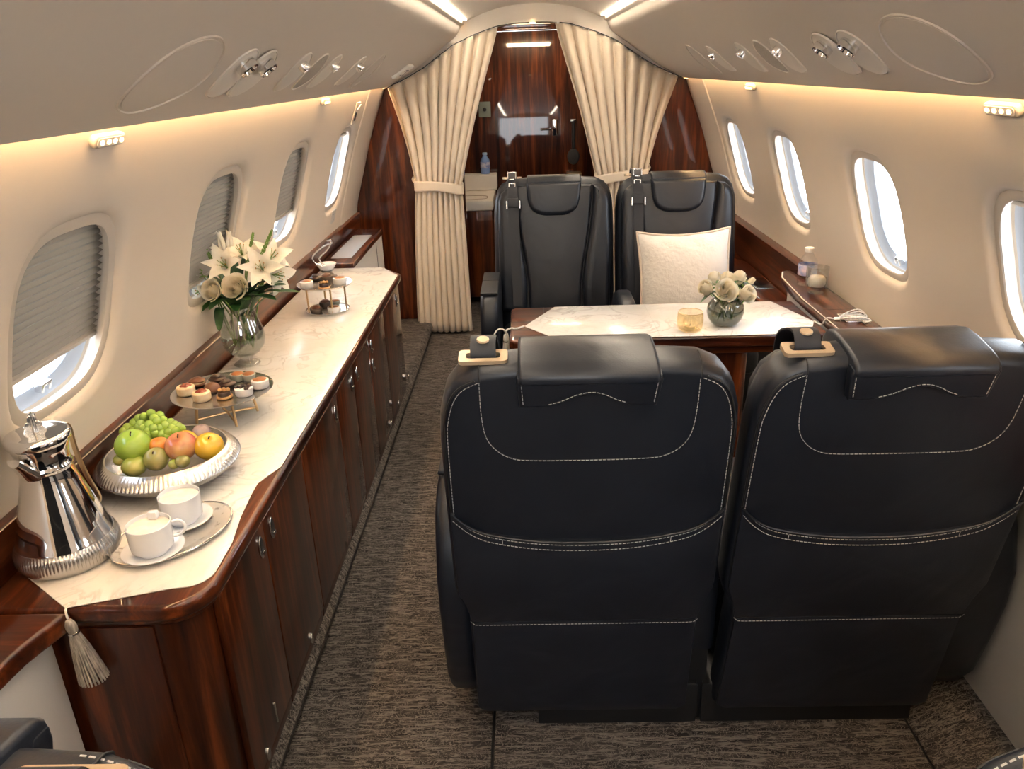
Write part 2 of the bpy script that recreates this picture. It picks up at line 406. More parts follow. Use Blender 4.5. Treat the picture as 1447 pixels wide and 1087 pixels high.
for i, y in enumerate(WL): window(-1, y, i+1, [.9, .9, .80, .93, .80, .13][i])
for i, y in enumerate(WR): window(1, y, i+7, [.12, .12, .12, .06, .06, .06][i])

# floor, raised carpet along the left wall, seat platform
struct(MB().box(-1.2, 1.2, YA-.05, 6.3, -.04, 0), 'floor', M_CARPET)
LZ = .085
mb = MB(); mb.slab([(-1.14, 0), (-.715, 0), (-.70, LZ-.03), (-.712, LZ-.008), (-.73, LZ), (-1.14, LZ)], -.6, 4.985, lambda a, b, c: (a, c, b), r=.002, seg=1)
struct(mb, 'trim_1', M_CARPET)
mb = MB(); mb.slab(rrect(.535, 1.62, .02, 3, .355, 2.55), 0, .012, lambda a, b, c: (a, b, c), r=.004); struct(mb, 'trim_2', M_CARPET)
mb = MB(); mb.slab(rrect(.543, 1.63, .024, 3, .355, 2.55), 0, .007, lambda a, b, c: (a, b, c), r=.003); struct(mb, 'trim_3', M_BLACK)

# overhead panels, ceiling
PROF = [(.868, 1.535), (.80, 1.572), (.72, 1.613), (.635, 1.67), (.52, 1.75), (.45, 1.80), (.42, 1.85)]
PS = sspline(PROF, 40)
PL = [0]
for a, b in zip(PS, PS[1:]): PL.append(PL[-1]+math.hypot(a[0]-b[0], a[1]-b[1]))
def psu(side, y, s, n=0):
    i = 0
    while i < len(PL)-2 and s > PL[i+1]: i += 1
    k = (s-PL[i])/(PL[i+1]-PL[i]); (x0, z0), (x1, z1) = PS[i], PS[i+1]
    x, z = x0+(x1-x0)*k, z0+(z1-z0)*k
    j0, j1 = max(i-3, 0), min(i+4, len(PS)-1)
    tx, tz = PS[j1][0]-PS[j0][0], PS[j1][1]-PS[j0][1]; L = math.hypot(tx, tz)
    return Vector((side*(x+tz/L*n*-1), y, z+tx/L*n))      # n > 0 is into the cabin
for side, nm in ((-1, 'left'), (1, 'right')):
    sec = [(x, z) for x, z in PS]+[(.405, 1.858), (.40, 1.875)]+[(.44, 1.885), (.47, 1.835), (.54, 1.775), (.65, 1.695), (.74, 1.635), (.84, 1.58), (.872, 1.552), (.874, 1.540)]
    mb = MB(); rs = []
    for y in [YA+i*(4.96-YA)/8 for i in range(9)]: rs.append([(side*x, y, z) for x, z in sec])
    mb.rings(rs); struct(mb, 'ceiling_panel_'+nm, M_PSU, sharp=50)
CE = [(-.392+.784*i/16) for i in range(17)]
def dome(x): return 1.872+.085*(1-(abs(x)/.392)**2.2)
mb = MB(); outer = [(1.0, 1.60), (.8, 1.78), (.55, 1.94), (.3, 2.03), (0, 2.06), (-.3, 2.03), (-.55, 1.94), (-.8, 1.78), (-1.0, 1.60)]
mb.rings([[(x, y, dome(x)) for x in CE] for y in (YA, 1.5, 4.96)], False, False, closed=False)
struct(mb, 'ceiling', M_CEIL)
mb = MB(); mb.rings([[(x, y, z) for x, z in outer] for y in (YA-.05, 5.06)], False, False, closed=False); struct(mb, 'ceiling_sky_blocker', M_CEIL)  # unseen cover added to stop sky light leaking past the overhead panels
for side in (-1, 1):
    w = 'left' if side < 0 else 'right'
    mb = MB(); mb.box(min(side*.377, side*.399), max(side*.377, side*.399), YA+.1, 4.80, 1.874, 1.880, .001)
    single(mb, 'ceiling_light_strip', E_STRIP, (side*.388, 1.5, 1.874), 'warm glowing light strip in the ceiling on the '+('curtain side above the credenza' if side < 0 else 'side above the seats and open windows'), 'light strip')
    mb = MB(); mb.slab([(side*.880, 1.562), (side*.896, 1.562), (side*.896, 1.568), (side*.880, 1.568)], YA+.1, 4.93, lambda a, b, c: (a, c, b), r=.001, seg=1)
    single(mb, 'cove_light_strip', E_COVE, (side*.888, 1.5, 1.562), 'warm light strip glowing behind the overhead panel edge above the '+('blinds and credenza' if side < 0 else 'open windows beside the seats'), 'light strip')
# front closure behind the camera, opening added to let in cool daylight
mb = MB(); mb.box(-1.2, -.50, YA-.06, YA, -.04, 2.06, .002); mb.box(.34, 1.2, YA-.06, YA, -.04, 2.06, .002); mb.box(-.50, .34, YA-.06, YA, 1.80, 2.06, .002); mb.box(-.50, .34, YA-.06, YA, -.04, .80, .002); struct(mb, 'wall_front', M_WALL)

# bulkhead with arched opening
ARC = [(-1.0, 1.49), (-.873, 1.535), (-.755, 1.583), (-.646, 1.638), (-.472, 1.752), (-.345, 1.805), (-.208, 1.846), (-.1, 1.859), (0, 1.862), (.1, 1.859), (.208, 1.846), (.345, 1.805), (.472, 1.752), (.646, 1.638), (.755, 1.583), (.873, 1.535), (1.0, 1.49)]
arc = lambda x: lerpt(ARC, x)
def top_prof(x):
    a = abs(x)
    if a < .40: return dome(a)+.01
    for (x0, z0), (x1, z1) in zip(PS, PS[1:]):
        if x1 <= a <= x0: return max(z0, z1)+.004
    return 1.60
xs = [-.95+1.9*i/76 for i in range(77)]
mb = MB(); vs = []
for x in xs:
    zt = max(top_prof(x), arc(x)+.004); vs += [(x, 4.93, arc(x)), (x, 4.93, zt), (x, 5.06, arc(x)), (x, 5.06, zt+.1)]
fs = []
for i in range(len(xs)-1):
    a, b = 4*i, 4*i+4; fs += [(a, b, b+1, a+1), (a, a+2, b+2, b), (a+2, a+3, b+3, b+2)]
mb.add(vs, fs); struct(mb, 'trim_4', M_CEIL, sharp=60)
mb = MB()
for s in (-1, 1):
    zs = [0+i*.05 for i in range(31)]+[1.53]
    pts = [(s*.45, 0)]+[(s*(wx(z)+.01), z) for z in zs]+[(s*x, arc(s*x)+.003) for x in (.873, .755, .646, .55, .45)]
    mb.slab(pts, 5.0, 5.05, lambda a, b, c: (a, c, b), r=.001, seg=1)
struct(mb, 'wall_back', M_WOODZ)
# pale frame band on the side walls just before the bulkhead
for s, nm in ((-1, 5), (1, 6)):
    mb = MB(); zs = [.80+.74*i/24 for i in range(25)]
    mb.rings([[wall_pt(s, y, z, n) for z in zs] for y, n in ((4.52, .001), (4.525, -.004), (4.54, -.006), (4.965, -.006), (4.99, -.006), (4.999, .003))], False, False, closed=False)
    struct(mb, 'trim_%d' % nm, M_WALL)
# vestibule
mb = MB()
for s in (-1, 1): mb.box(min(s*.78, s*.82), max(s*.78, s*.82), 5.05, 6.25, 0, 2.0, .002)
struct(mb, 'wall_vestibule', M_WOODZ)
struct(MB().box(-.82, .82, 5.05, 6.3, 1.93, 1.97, .002), 'ceiling_vestibule', M_CEIL)
mb = MB(); mb.box(-.80, -.275, 6.20, 6.26, 0, 1.95, .004); mb.box(.232, .80, 6.20, 6.26, 0, 1.95, .004); mb.box(-.275, .232, 6.20, 6.26, 1.872, 1.95, .002); struct(mb, 'wall_end', M_WOODZ)
mb = MB(); mb.box(-.262, .206, 6.215, 6.25, .005, 1.865, .004); dr = struct(mb, 'door_1', M_WOODZ)
mb = MB(); mb.slab(rrect(.020, .06, .01, 4), 6.213, 6.203, lambda a, b, c: (.165+a, c, 1.19+b), r=.002); mb.tube([(.165, 6.205, 1.185), (.165, 6.165, 1.185), (.15, 6.155, 1.185), (.055, 6.155, 1.18)], .008, 8)
part(mb, 'door_handle', M_CHROME, dr)
mb = MB(); mb.box(.206, .232, 6.19, 6.24, 0, 1.87, .004); mb.box(-.275, -.262, 6.19, 6.24, 0, 1.87, .004); mb.box(-.27, .23, 6.19, 6.24, 1.866, 1.885, .002); struct(mb, 'trim_7', M_WOODZ)
mb = MB(); mb.box(-.19, .15, 5.75, 5.80, 1.915, 1.93, .002)
single(mb, 'vestibule_light', E_VEST, (-.02, 5.77, 1.915), 'warm lamp bar on the ceiling in front of the far door', 'lamp')
mb = MB(); mb.lathe([(.0, 0), (.014, 0), (.017, .006), (.017, .014)], 20, lambda x, y, z: (x-.005, 4.925-z*0+y, 1.852+z*.5)); single(mb, 'downlight', E_SPOT, (-.005, 4.925, 1.852), 'tiny round lamp in the middle of the arch above the curtains', 'lamp')

# side wall wood: dado rails and panels
mb = MB(); mb.slab([(-1.155, .66), (-1.132, .66), (-1.131, .735), (-1.130, .775), (-1.124, .780), (-1.124, .797), (-1.13, .802), (-1.155, .802)], .8, 4.985, lambda a, b, c: (a, c, b), r=.001, seg=1)
struct(mb, 'baseboard_left', M_WOODY)
mb = MB(); mb.slab([(1.145, .56), (1.112, .56), (1.106, .70), (1.102, .772), (1.098, .778), (1.098, .790), (1.11, .794), (1.145, .794)], 3.1, 4.985, lambda a, b, c: (a, c, b), r=.001, seg=1)
struct(mb, 'baseboard_right', M_WOODY)
# ------------------------------------------------------------------ credenza
def P3(a, b, c): return (a, b, c)
def Pxz(a, b, c): return (a, c, b)      # outline in x,z swept along y
def Pyz(a, b, c): return (c, a, b)      # outline in y,z swept along x
CT = .70
def arcpts(cx, cy, r, a0, a1, n): return [(cx+r*math.cos(math.radians(a0+(a1-a0)*k/n)), cy+r*math.sin(math.radians(a0+(a1-a0)*k/n))) for k in range(n+1)]
wt_out = [(-1.128, 1.188), (-.782, 1.188)]+arcpts(-.782, 1.278, .09, -90, 0, 8)[1:]+[(-.692, 3.72)]+arcpts(-.732, 3.735, .04, 0, 50, 3)+[(-.79, 3.875), (-.815, 3.89), (-1.128, 3.89)]
wt = thing('credenza_worktop', (-.9, 1.2, .652), 'long polished mahogany counter top with rounded front corner along the left wall', 'counter top')
part(MB().slab(wt_out, .662, CT, P3, r=.012, seg=4), 'top_board', M_WOODY, wt)
def inset_out(o, d):
    mb = MB(); res = []
    n = len(o)
    for i in range(n):
        p, q, w = Vector(o[i-1]), Vector(o[i]), Vector(o[(i+1) % n])
        e1, e2 = (q-p).normalized(), (w-q).normalized(); nn = Vector((e1.y+e2.y, -e1.x-e2.x)); nn.normalize(); res.append((q.x-nn.x*d, q.y-nn.y*d))
    return res
part(MB().slab(inset_out(wt_out, .012), .651, .663, P3, r=.003), 'under_moulding', M_WOODY, wt)
YS = [1.205, 1.578, 1.925, 2.36, 2.62, 2.93, 3.29, 3.875]
FX = -.722
LABS = ['mahogany cabinet with rounded corner at the near end of the credenza, by the tassel',
        'second mahogany cabinet from the near end, below the silver tray and cups',
        'wide mahogany cabinet of the credenza below the fruit bowl',
        'narrow mahogany cabinet of the credenza between the wide one and the one under the vase',
        'mahogany cabinet of the credenza about level with the lily vase',
        'mahogany cabinet with two pulls one above the other, near the tiered pastry stand',
        'mahogany cabinet with chamfered corner at the far end of the credenza by the curtain']
def pull(p, y, z):
    mb = MB()
    mb.slab(oval(.0135, .030, 28, y, z), FX+.013, FX+.019, Pyz, r=.002); q = part(mb, 'handle', M_CHROME, p, 'oval chrome flush pull with a dark recess')
    part(MB().slab(oval(.0095, .0245, 24, y, z+.001), FX+.0185, FX+.0200, Pyz, r=.0006, seg=1), 'recess', M_BLACK, q)
    part(MB().slab(rrect(.0075, .0045, .002, 3, y, z-.0125), FX+.0195, FX+.0235, Pyz, r=.0012, seg=2), 'thumb_bar', M_CHROME, q)
def button(p, y, z): part(MB().slab(oval(.011, .017, 20, y, z), FX+.011, FX+.019, Pyz, r=.003), 'catch', M_SILVER, p, 'small oval metal catch near the floor')
ZL, ZT = LZ+.001, .650
PULLS = {0: [(1.538, .597)], 1: [(1.622, .597)], 2: [(2.313, .588)], 3: [(2.572, .590)], 4: [(2.668, .590)], 5: [(2.965, .595), (2.965, .513)], 6: [(3.637, .592)]}
BUT = {0: [1.37], 1: [1.777], 5: [3.22], 6: [3.456, 3.80]}
for i in range(7):
    y0, y1 = YS[i]+.001, YS[i+1]-.001
    u = thing('cabinet', (-.92, (y0+y1)/2, ZL), LABS[i], 'cabinet', 'mahogany cabinets along the left wall')
    if i == 0: o = [(-1.12, y0), (-.80, y0)]+arcpts(-.80, y0+.075, .075, -90, 0, 8)[1:]+[(FX-.003, y1), (-1.12, y1)]
    elif i == 6: o = [(-1.12, y0), (FX-.003, y0), (FX-.003, 3.74), (-.815, y1), (-1.12, y1)]
    else: o = [(-1.12, y0), (FX-.003, y0), (FX-.003, y1), (-1.12, y1)]
    part(MB().slab(o, ZL, ZT, P3, r=.002, seg=1), 'body', M_WOODZ, u)
    d0, d1 = y0+.0015, y1-.0015
    if i == 0: d0 = 1.292
    if i == 6: d1 = 3.733
    d = part(MB().slab([(d0, ZL+.035), (d1, ZL+.035), (d1, ZT-.006), (d0, ZT-.006)], FX-.002, FX+.014, Pyz, r=.003), 'door', M_WOODZ, u)
    if i == 0:
        part(MB().slab([(-1.11, ZL+.01), (-.803, ZL+.01), (-.803, ZT-.006), (-1.11, ZT-.006)], 1.2055, 1.200, Pxz, r=.002), 'end_panel', M_WOODZ, u)
    part(MB().slab([(y0+.001, ZL), (min(d1, y1), ZL), (min(d1, y1), ZL+.032), (y0+.001 if i else 1.292, ZL+.032)], FX-.002, FX+.010, Pyz, r=.003), 'plinth_rail', M_WOODY, u)
    for y, z in PULLS[i]: pull(d, y, z)
    for y in BUT.get(i, []): button(u, y, .128 if i else .132)

part(MB().slab(rrect(.003, .030, .002, 2, 1.452, .178), FX+.006, FX+.017, Pyz, r=.001), 'hinge_plate', M_SILVER, [o for o in C.objects if o.name == 'cabinet'][0], 'narrow metal plate by the catch')
# marbled runner on the credenza with tassel
RT = .7035
ro = [(-.953, 1.189), (-.775, 1.243)]+arcpts(-.76, 1.30, .055, -70, -5, 6)+[(-.708, 1.40), (-.724, 1.50), (-.733, 1.60), (-.735, 1.655), (-.722, 1.69), (-.702, 1.74), (-.700, 2.4), (-.702, 3.0), (-.700, 3.70), (-.73, 3.75), (-.80, 3.868), (-.83, 3.874), (-1.112, 3.874), (-1.112, 1.31)]
dense = []
for i, p in enumerate(ro):
    q = ro[(i+1) % len(ro)]; n = max(1, int(math.hypot(q[0]-p[0], q[1]-p[1])/.06))
    for k in range(n): dense.append((p[0]+(q[0]-p[0])*k/n, p[1]+(q[1]-p[1])*k/n))
rn = thing('table_runner', (-.9, 1.25, CT), 'long marbled satin runner with pointed near end covering the credenza top', 'table runner', 'marbled runners')
part(MB().slab(dense, CT+.0005, RT-.0003, P3, r=.001, seg=2), 'cloth', M_MARBLE, rn)
M_TASS = mottled('silver_grey_tassel_thread', (.20, .18, .16), (.42, .385, .345), 200, .45, stretch=(1, 1, .03))
M_TASSW = mottled('white_tassel_thread', (.62, .58, .52), (.85, .82, .77), 200, .5, stretch=(1, 1, .05))
def tassel(parent, p, L, r, mat, tilt=(0, 0)):
    """hanging tassel whose head top is at p"""
    x, y, z = p; f = lambda a, b, c: (x+a+tilt[0]*(z-(z+c)), y+b+tilt[1]*(-c), z+c)
    ts = part(MB().lathe([(.002, .002), (.006, 0), (.0095, -.008), (.0105, -.016), (.009, -.024), (.0075, -.027)], 20, f, True, True), 'tassel', mat, parent, 'hanging thread tassel with a bound head')
    mb = MB(); mb.lathe([(.0085, -.0245), (.0105, -.0255), (.0105, -.029), (.0085, -.030)], 20, f, True, True); part(mb, 'binding', M_SILVER, ts)
    mb = MB(); rr = random.Random(3)
    for k in range(64):
        a = rr.random()*2*PI; q = math.sqrt(rr.random()); e = L*(.93+.07*rr.random())
        pts = [f(math.cos(a)*q*(.006+(r-.006)*t**.85), math.sin(a)*q*(.006+(r-.006)*t**.85), -.028-(e-.028)*t) for t in (0, .3, .65, 1)]
        mb.tube(pts, .0017, 5)
    for k in range(26):
        a = 2*PI*k/26
        mb.tube([f(math.cos(a)*(.0075+(r-.0075)*t**.8), math.sin(a)*(.0075+(r-.0075)*t**.8), -.028-(L-.028)*t) for t in (0, .25, .5, .75, 1)], .0019, 5)
    part(mb, 'fringe', mat, ts); return ts
ts = tassel(rn, (-.944, 1.176, .684), .138, .026, M_TASS, (.12, 0))
part(MB().tube(spline([(-.950, 1.200, .7035), (-.949, 1.186, .704), (-.946, 1.178, .698), (-.944, 1.176, .684)], 10), .0022, 6), 'cord', M_TASSW, ts)

# near and far side ledges on the left
sl = thing('side_ledge', (-1.05, 0, 0), 'polished wooden armrest ledge on a pale side panel, lower left beside the credenza end', 'ledge')
o = [(-1.135, YA+.02), (-.985, YA+.02), (-.985, .98)]+[(p.x, p.y) for p in spline([(-.984, 1.02, 0), (-.975, 1.09, 0), (-.955, 1.15, 0), (-.945, 1.184, 0)], 6)]+[(-1.135, 1.184)]
part(MB().slab(o, .655, .698, P3, r=.010, seg=3), 'cap', M_WOODX, sl)
part(MB().box(-1.12, -.995, YA+.02, 1.182, .001, .655, .004), 'side_panel', M_LOWER, sl, 'pale grey panel under the ledge')
part(MB().box(-1.125, -.986, .995, .999, .690, .699, .001), 'joint_line', M_BLACK, sl)
fl = thing('side_ledge', (-1.04, 4.4, LZ), 'wooden side ledge on a white front panel beyond the far end of the credenza', 'ledge')
part(MB().slab([(-1.128, 3.90), (-.955, 3.90), (-.955, 4.80), (-.975, 4.83), (-1.128, 4.83)], .69, .722, P3, r=.008), 'cap', M_WOODY, fl)
part(MB().box(-1.12, -.968, 3.905, 4.81, LZ+.001, .69, .003), 'front_panel', M_WHITE, fl, 'glossy white front panel')
part(MB().slab(rrect(.055, .30, .01, 3, -1.045, 4.32), .7215, .7235, P3, r=.0008, seg=1), 'window_reflection', M_PLAST, fl, 'pale plate imitating a window reflection')  # pale plate stands in for a window's reflection on the wood
part(MB().box(-.9675, -.9655, 4.60, 4.606, .30, .66, .0004), 'joint_line', M_BLACK, fl)

# right ledge
rl = thing('side_ledge', (1.05, 2.5, 0), 'polished wooden ledge along the right wall below the open windows', 'ledge')
o = [(1.128, YA+.02), (.968, YA+.02), (.968, 2.85)]+[(p.x, p.y) for p in spline([(.972, 2.95, 0), (.985, 3.12, 0), (1.005, 3.25, 0), (1.035, 3.315, 0), (1.075, 3.33, 0), (1.128, 3.335, 0)], 12)]
part(MB().slab(o, .742, .772, P3, r=.008, seg=3), 'cap', M_WOODY, rl)
part(MB().slab([(.972, 2.0), (.976, 2.0), (.976, 2.85), (1.0, 3.2), (1.03, 3.29), (1.025, 3.295), (.994, 3.2), (.972, 2.85)], .7715, .7735, P3, r=.0006, seg=1), 'edge_inlay', M_BEZEL, rl)
for y in (2.73,): part(MB().box(1.0, 1.124, y, y+.002, .7715, .7725, .0003), 'joint_line', M_BLACK, rl)
part(MB().box(1.075, 1.078, 2.2, 2.73, .7715, .7725, .0003), 'joint_line', M_BLACK, rl)
part(MB().box(1.06, 1.125, YA+.02, 3.30, .09, .742, .004), 'side_panel', M_LOWER, rl, 'pale side panel under the ledge')
mb = MB(); mb.slab([(.90, .0005), (.92, .012), (1.05, .085), (1.125, .085), (1.125, .0005)], YA+.03, 4.98, Pxz, r=.002, seg=1); struct(mb, 'trim_8', M_CARPET)

# console beside the far right seat, with small screen
cs = thing('side_console', (1.03, 3.7, .09), 'wooden console between the far right seat and the wall, with an inset screen', 'console')
part(MB().box(.966, 1.104, 3.345, 4.30, .09, .60, .004), 'body', M_NAVY2, cs)
part(MB().box(.962, 1.106, 3.343, 4.31, .60, .622, .006, 3), 'top', M_WOODY, cs)
part(MB().slab(rrect(.046, .10, .012, 4, 1.048, 3.66), .6215, .626, P3, r=.0015), 'screen_frame', M_SILVER, cs)
part(MB().slab(rrect(.041, .093, .009, 4, 1.048, 3.66), .6255, .628, P3, r=.001), 'screen', M_DARKGLASS, cs)
part(MB().box(.968, .976, 3.40, 4.2, .6215, .626, .001), 'edge_strip', M_SILVER, cs)

# ------------------------------------------------------------------ conference table
TT = .745
tb = thing('conference_table', (.41, 2.74, .012), 'glossy mahogany table between the facing leather seats, white runner on top', 'table')
to = [(-.135, 2.56), (-.12, 2.54), (.960, 2.54), (.960, 2.948), (-.12, 2.948), (-.135, 2.93)]
part(MB().slab(to, .705, TT, P3, r=.008, seg=3), 'table_top', M_WOODX, tb)
part(MB().slab([(-.12, .706), (.95, .706), (.95, .66), (-.02, .66), (-.075, .675)], 2.60, 2.90, Pxz, r=.006), 'apron', M_WOODX, tb)
part(MB().slab(rrect(.30, .11, .03, 4, .42, 2.745), .012, .664, P3, r=.006), 'pedestal', M_WOODZ, tb)
part(MB().box(-.01, -.007, 2.545, 2.943, .7445, .7455, .0003), 'leaf_joint', M_BLACK, tb)
tr = thing('table_runner', (.41, 2.74, TT), 'white marbled runner with two pointed ends across the mahogany table', 'table runner', 'marbled runners')
tip0, tip1 = onZ(741, 462, TT), onZ(1150, 455, TT)
o = [(tip0.x, tip0.y), (.033, 2.548), (.82, 2.546), (.90, 2.549), (tip1.x, tip1.y), (.875, 2.938), (.40, 2.94), (.035, 2.938)]
part(MB().slab(o, TT+.0005, TT+.0028, P3, r=.0009, seg=2), 'cloth', M_MARBLE, tr)
part(MB().box(.385, .389, 2.552, 2.934, TT+.0026, TT+.0034, .0003), 'crease', M_MARBLE, tr)
t0 = tassel(tr, (-.150, 2.66, TT-.012), .085, .015, M_TASSW)
part(MB().tube(spline([(tip0.x, tip0.y, TT+.003), (-.11, tip0.y-.03, TT+.004), (-.132, 2.67, TT+.006), (-.148, 2.66, TT+.002), (-.150, 2.66, TT-.012)], 16), .0035, 6), 'cord', M_TASSW, t0)
part(MB().tube([Vector((-.168+.028*math.cos(a), 2.655, TT-.035+.045*math.sin(a))) for a in [2*PI*k/24 for k in range(25)]], .0032, 6), 'cord_loop', M_TASSW, t0)
t1 = part(MB().tube(spline([(tip1.x, tip1.y, TT+.003), (.962, 2.63, TT+.004), (.975, 2.62, .776), (1.00, 2.60, .7755)], 14), .0028, 6), 'tassel', M_TASSW, tr, 'white tassel lying loose on the side ledge')
mb = MB()
for k in range(12):
    a = R_.uniform(-.02, .02); b = R_.uniform(.0, .045)
    mb.tube(spline([(1.0, 2.60, .777), (1.03, 2.60+a, .78+b*.4), (1.075, 2.605+a*2, .777+b*.7), (1.10, 2.60+a*2.4, .777+b*.3), (1.075, 2.575+a*1.5, .776+b*.2)], 16), .002, 5)
part(mb, 'fringe', M_TASSW, t1)
part(MB().tube([(.992, 2.603, .777), (1.012, 2.598, .778)], .007, 10), 'binding', M_PAPER, t1)

# ------------------------------------------------------------------ leather seats
TD = Vector((0, -.2, 1)).normalized(); TNn = Vector((0, 1, .2)).normalized()
def S(x, t, c): return Vector((x, 0, .1))+TD*(t-.1)+TNn*c     # x across, t up the back, c forward
def dashes(mb, pts, fn, step=.0085, on=.0058, w=.0006, h=.0007):
    pts = [Vector(p) for p in pts]; L = [0]
    for a, b in zip(pts, pts[1:]): L.append(L[-1]+(b-a).length)
    def at(s):
        for i in range(len(L)-1):
            if s <= L[i+1] or i == len(L)-2:
                k = (s-L[i])/max(L[i+1]-L[i], 1e-9); return pts[i].lerp(pts[i+1], k)
    s = 0
    while s+on < L[-1]:
        a, b = at(s), at(s+on); d = (b-a).normalized(); n = Vector((-d.y, d.x, 0))*w
        q = [a-n, a+n, b+n, b-n]
        mb.add([fn(p.x, p.y, 0) for p in q]+[fn(p.x, p.y, h) for p in q], [(0, 1, 2, 3), (7, 6, 5, 4), (0, 4, 5, 1), (1, 5, 6, 2), (2, 6, 7, 3), (3, 7, 4, 0)]); s += step
def curve2(pts, n=40): return [Vector((p.x, p.y, 0)) for p in spline([(a, b, 0) for a, b in pts], n)]
def line2(*pts): return [Vector((a, b, 0)) for a, b in pts]
SH = [(-.266, .09), (-.266, .435), (-.268, .465), (-.286, .495), (-.293, .53), (-.293, .78), (-.291, .95), (-.286, 1.01), (-.272, 1.06), (-.248, 1.092), (-.205, 1.112), (-.13, 1.118), (0, 1.120)]
SHO = SH+[(-x, t) for x, t in SH[::-1][1:]]
SHO = [(a, b) for a, b in SHO]
def shell_thick(t): return .125
def seat(label, loc, rz, arms, mirror=False, belt_front=True, detail=True, base=(-.25, .25), pz=0, group='navy leather cabin seats'):
    mx = -1 if mirror else 1
    st = thing('cabin_seat', loc, label, 'seat', group, rz)
    P = lambda mb, n, m, p=st, lab=None, sh=40: part(mb, n, m, p, lab, local=True, sharp=sh)
    # back shell
    mb = MB(); mb.slab(SHO, 0, .105, S, r=.022, seg=4, r1=.045); bk = P(mb, 'backrest', M_NAVY)
    mb = MB()
    for s in (-1, 1):
        w = [(s*.176, .46), (s*.205, .46), (s*.268, .48), (s*.272, .80), (s*.268, 1.0), (s*.254, 1.04), (s*.225, 1.066), (s*.190, 1.070), (s*.188, 1.0), (s*.172, .85), (s*.145, .70), (s*.135, .60), (s*.14, .46)]
        mb.slab(w, .08, .148, S, r=.01, r1=.028, seg=4)
    P(mb, 'side_bolster', M_NAVY, bk)
    ins = [(-.128, .44), (-.13, .60), (-.142, .70), (-.168, .85), (-.184, 1.0), (-.187, 1.075), (.187, 1.075), (.184, 1.0), (.168, .85), (.142, .70), (.13, .60), (.128, .44)]
    P(MB().slab(ins, .08, .130, S, r=.01, r1=.018, seg=4, bulge=.006), 'back_cushion', M_NAVY, bk)
    # headrest: front pad, top roll, rear flap with arched cut
    hp = [(-.130, 1.085)]+sspline([(-.130, 1.06), (-.124, 1.005), (-.106, .960), (-.060, .935), (0, .932), (.060, .935), (.106, .960), (.124, 1.005), (.130, 1.06)], 24)+[(.130, 1.085)]
    hr = P(MB().slab(hp, .08, .160, S, r=.008, r1=.020, seg=4), 'headrest', M_NAVY)
    rollp = [(-.030, 1.100), (-.030, 1.108), (-.026, 1.118), (-.014, 1.126), (.01, 1.129), (.06, 1.129), (.10, 1.124), (.130, 1.110), (.144, 1.090), (.14, 1.06), (.08, 1.045), (.02, 1.045), (-.01, 1.065), (-.020, 1.09)]
    P(MB().slab(rollp, -.133, .126, lambda a, b, c: S(c, b, a), r=.008, seg=3), 'headrest_roll', M_NAVY, hr)
    fo = [(-.135, 1.112), (-.137, 1.10), (-.132, 1.046), (-.10, 1.045), (-.078, 1.047), (-.055, 1.053), (-.032, 1.064), (-.010, 1.071), (.010, 1.071), (.030, 1.064), (.050, 1.053), (.070, 1.047), (.095, 1.045), (.122, 1.045), (.131, 1.10), (.128, 1.112)]
    fp = P(MB().slab(fo, -.026, 0, S, r=.006, r1=.006, seg=3), 'headrest_flap', M_NAVY, hr)
    if detail:
        E = lambda x, t, h: S(x, t, -.0262-h)
        for pth in (curve2([(-.078, 1.0535), (-.055, 1.060), (-.032, 1.071), (-.010, 1.078), (.010, 1.078), (.030, 1.071), (.050, 1.060), (.070, 1.0535)]), line2((-.125, 1.055), (-.128, 1.105)), line2((.116, 1.055), (.122, 1.105))):
            mb = MB(); dashes(mb, pth, E); P(mb, 'stitching', M_THREAD, fp, 'pale contrast stitching')
        # seams, stitching on the rear shell
        mb = MB(); E = lambda x, t, h: S(x, t, -.0013-h)
        edge = [(-.276, .53), (-.2765, .78), (-.2745, .95), (-.270, 1.0), (-.257, 1.045), (-.238, 1.072), (-.208, 1.088)]
        for s in (-1, 1):
            dashes(mb, curve2([(s*x, t) for x, t in edge], 60), E)
        U = [(-.206, 1.088), (-.206, 1.02), (-.200, .965), (-.183, .932), (-.155, .910), (-.116, .902), (0, .900), (.116, .902), (.155, .910), (.183, .932), (.198, .965), (.203, 1.02), (.203, 1.088)]
        dashes(mb, curve2(U, 90), E)
        P(mb, 'stitching', M_THREAD, bk, 'pale contrast stitching')
        mb = MB(); mb.tube([S(p.x, p.y, -.0003) for p in curve2(U, 90)], .0012, 5)
        for s in (-1, 1):
            mb.tube([S(p.x, p.y, -.0003) for p in curve2([(s*(abs(x)+.006), t+.004) for x, t in edge], 60)], .0022, 6)
            mb.tube([S(s*.205, 1.09, -.0003), S(s*.206, 1.106, .006), S(s*.206, 1.1125, .018), S(s*.206, 1.1145, .04), S(s*.206, 1.1135, .055)], .0016, 6)
        P(mb, 'seam', M_BLACK, bk)
        # pocket with banded top edge
        BT = [(-.284, .770), (-.251, .733), (-.206, .708), (-.109, .690), (0, .685), (.109, .690), (.206, .708), (.251, .733), (.284, .770)]
        top = sspline(BT, 36)
        pdep = lambda a, b: .010*max(0, 1-(a/.25)**2)*max(0, 1-((b-.60)/.12)**2)
        pk = [(.284, .53), (.268, .48), (.258, .43), (-.258, .43), (-.268, .48), (-.284, .53)]
        pkt = P(MB().slab(top+pk, -.007, .002, lambda a, b, c: S(a, b, c-(pdep(a, b) if c < 0 else 0)), r=.003, seg=2), 'pocket', M_NAVY)
        mb = MB(); mb.tube([S(x, t-.001, -.0065-pdep(x, t-.001)) for x, t in top], .0028, 6); P(mb, 'piping', M_NAVY2, pkt)
        mb = MB(); E = lambda x, t, h: S(x, t, -.0074-pdep(x, t)-h)
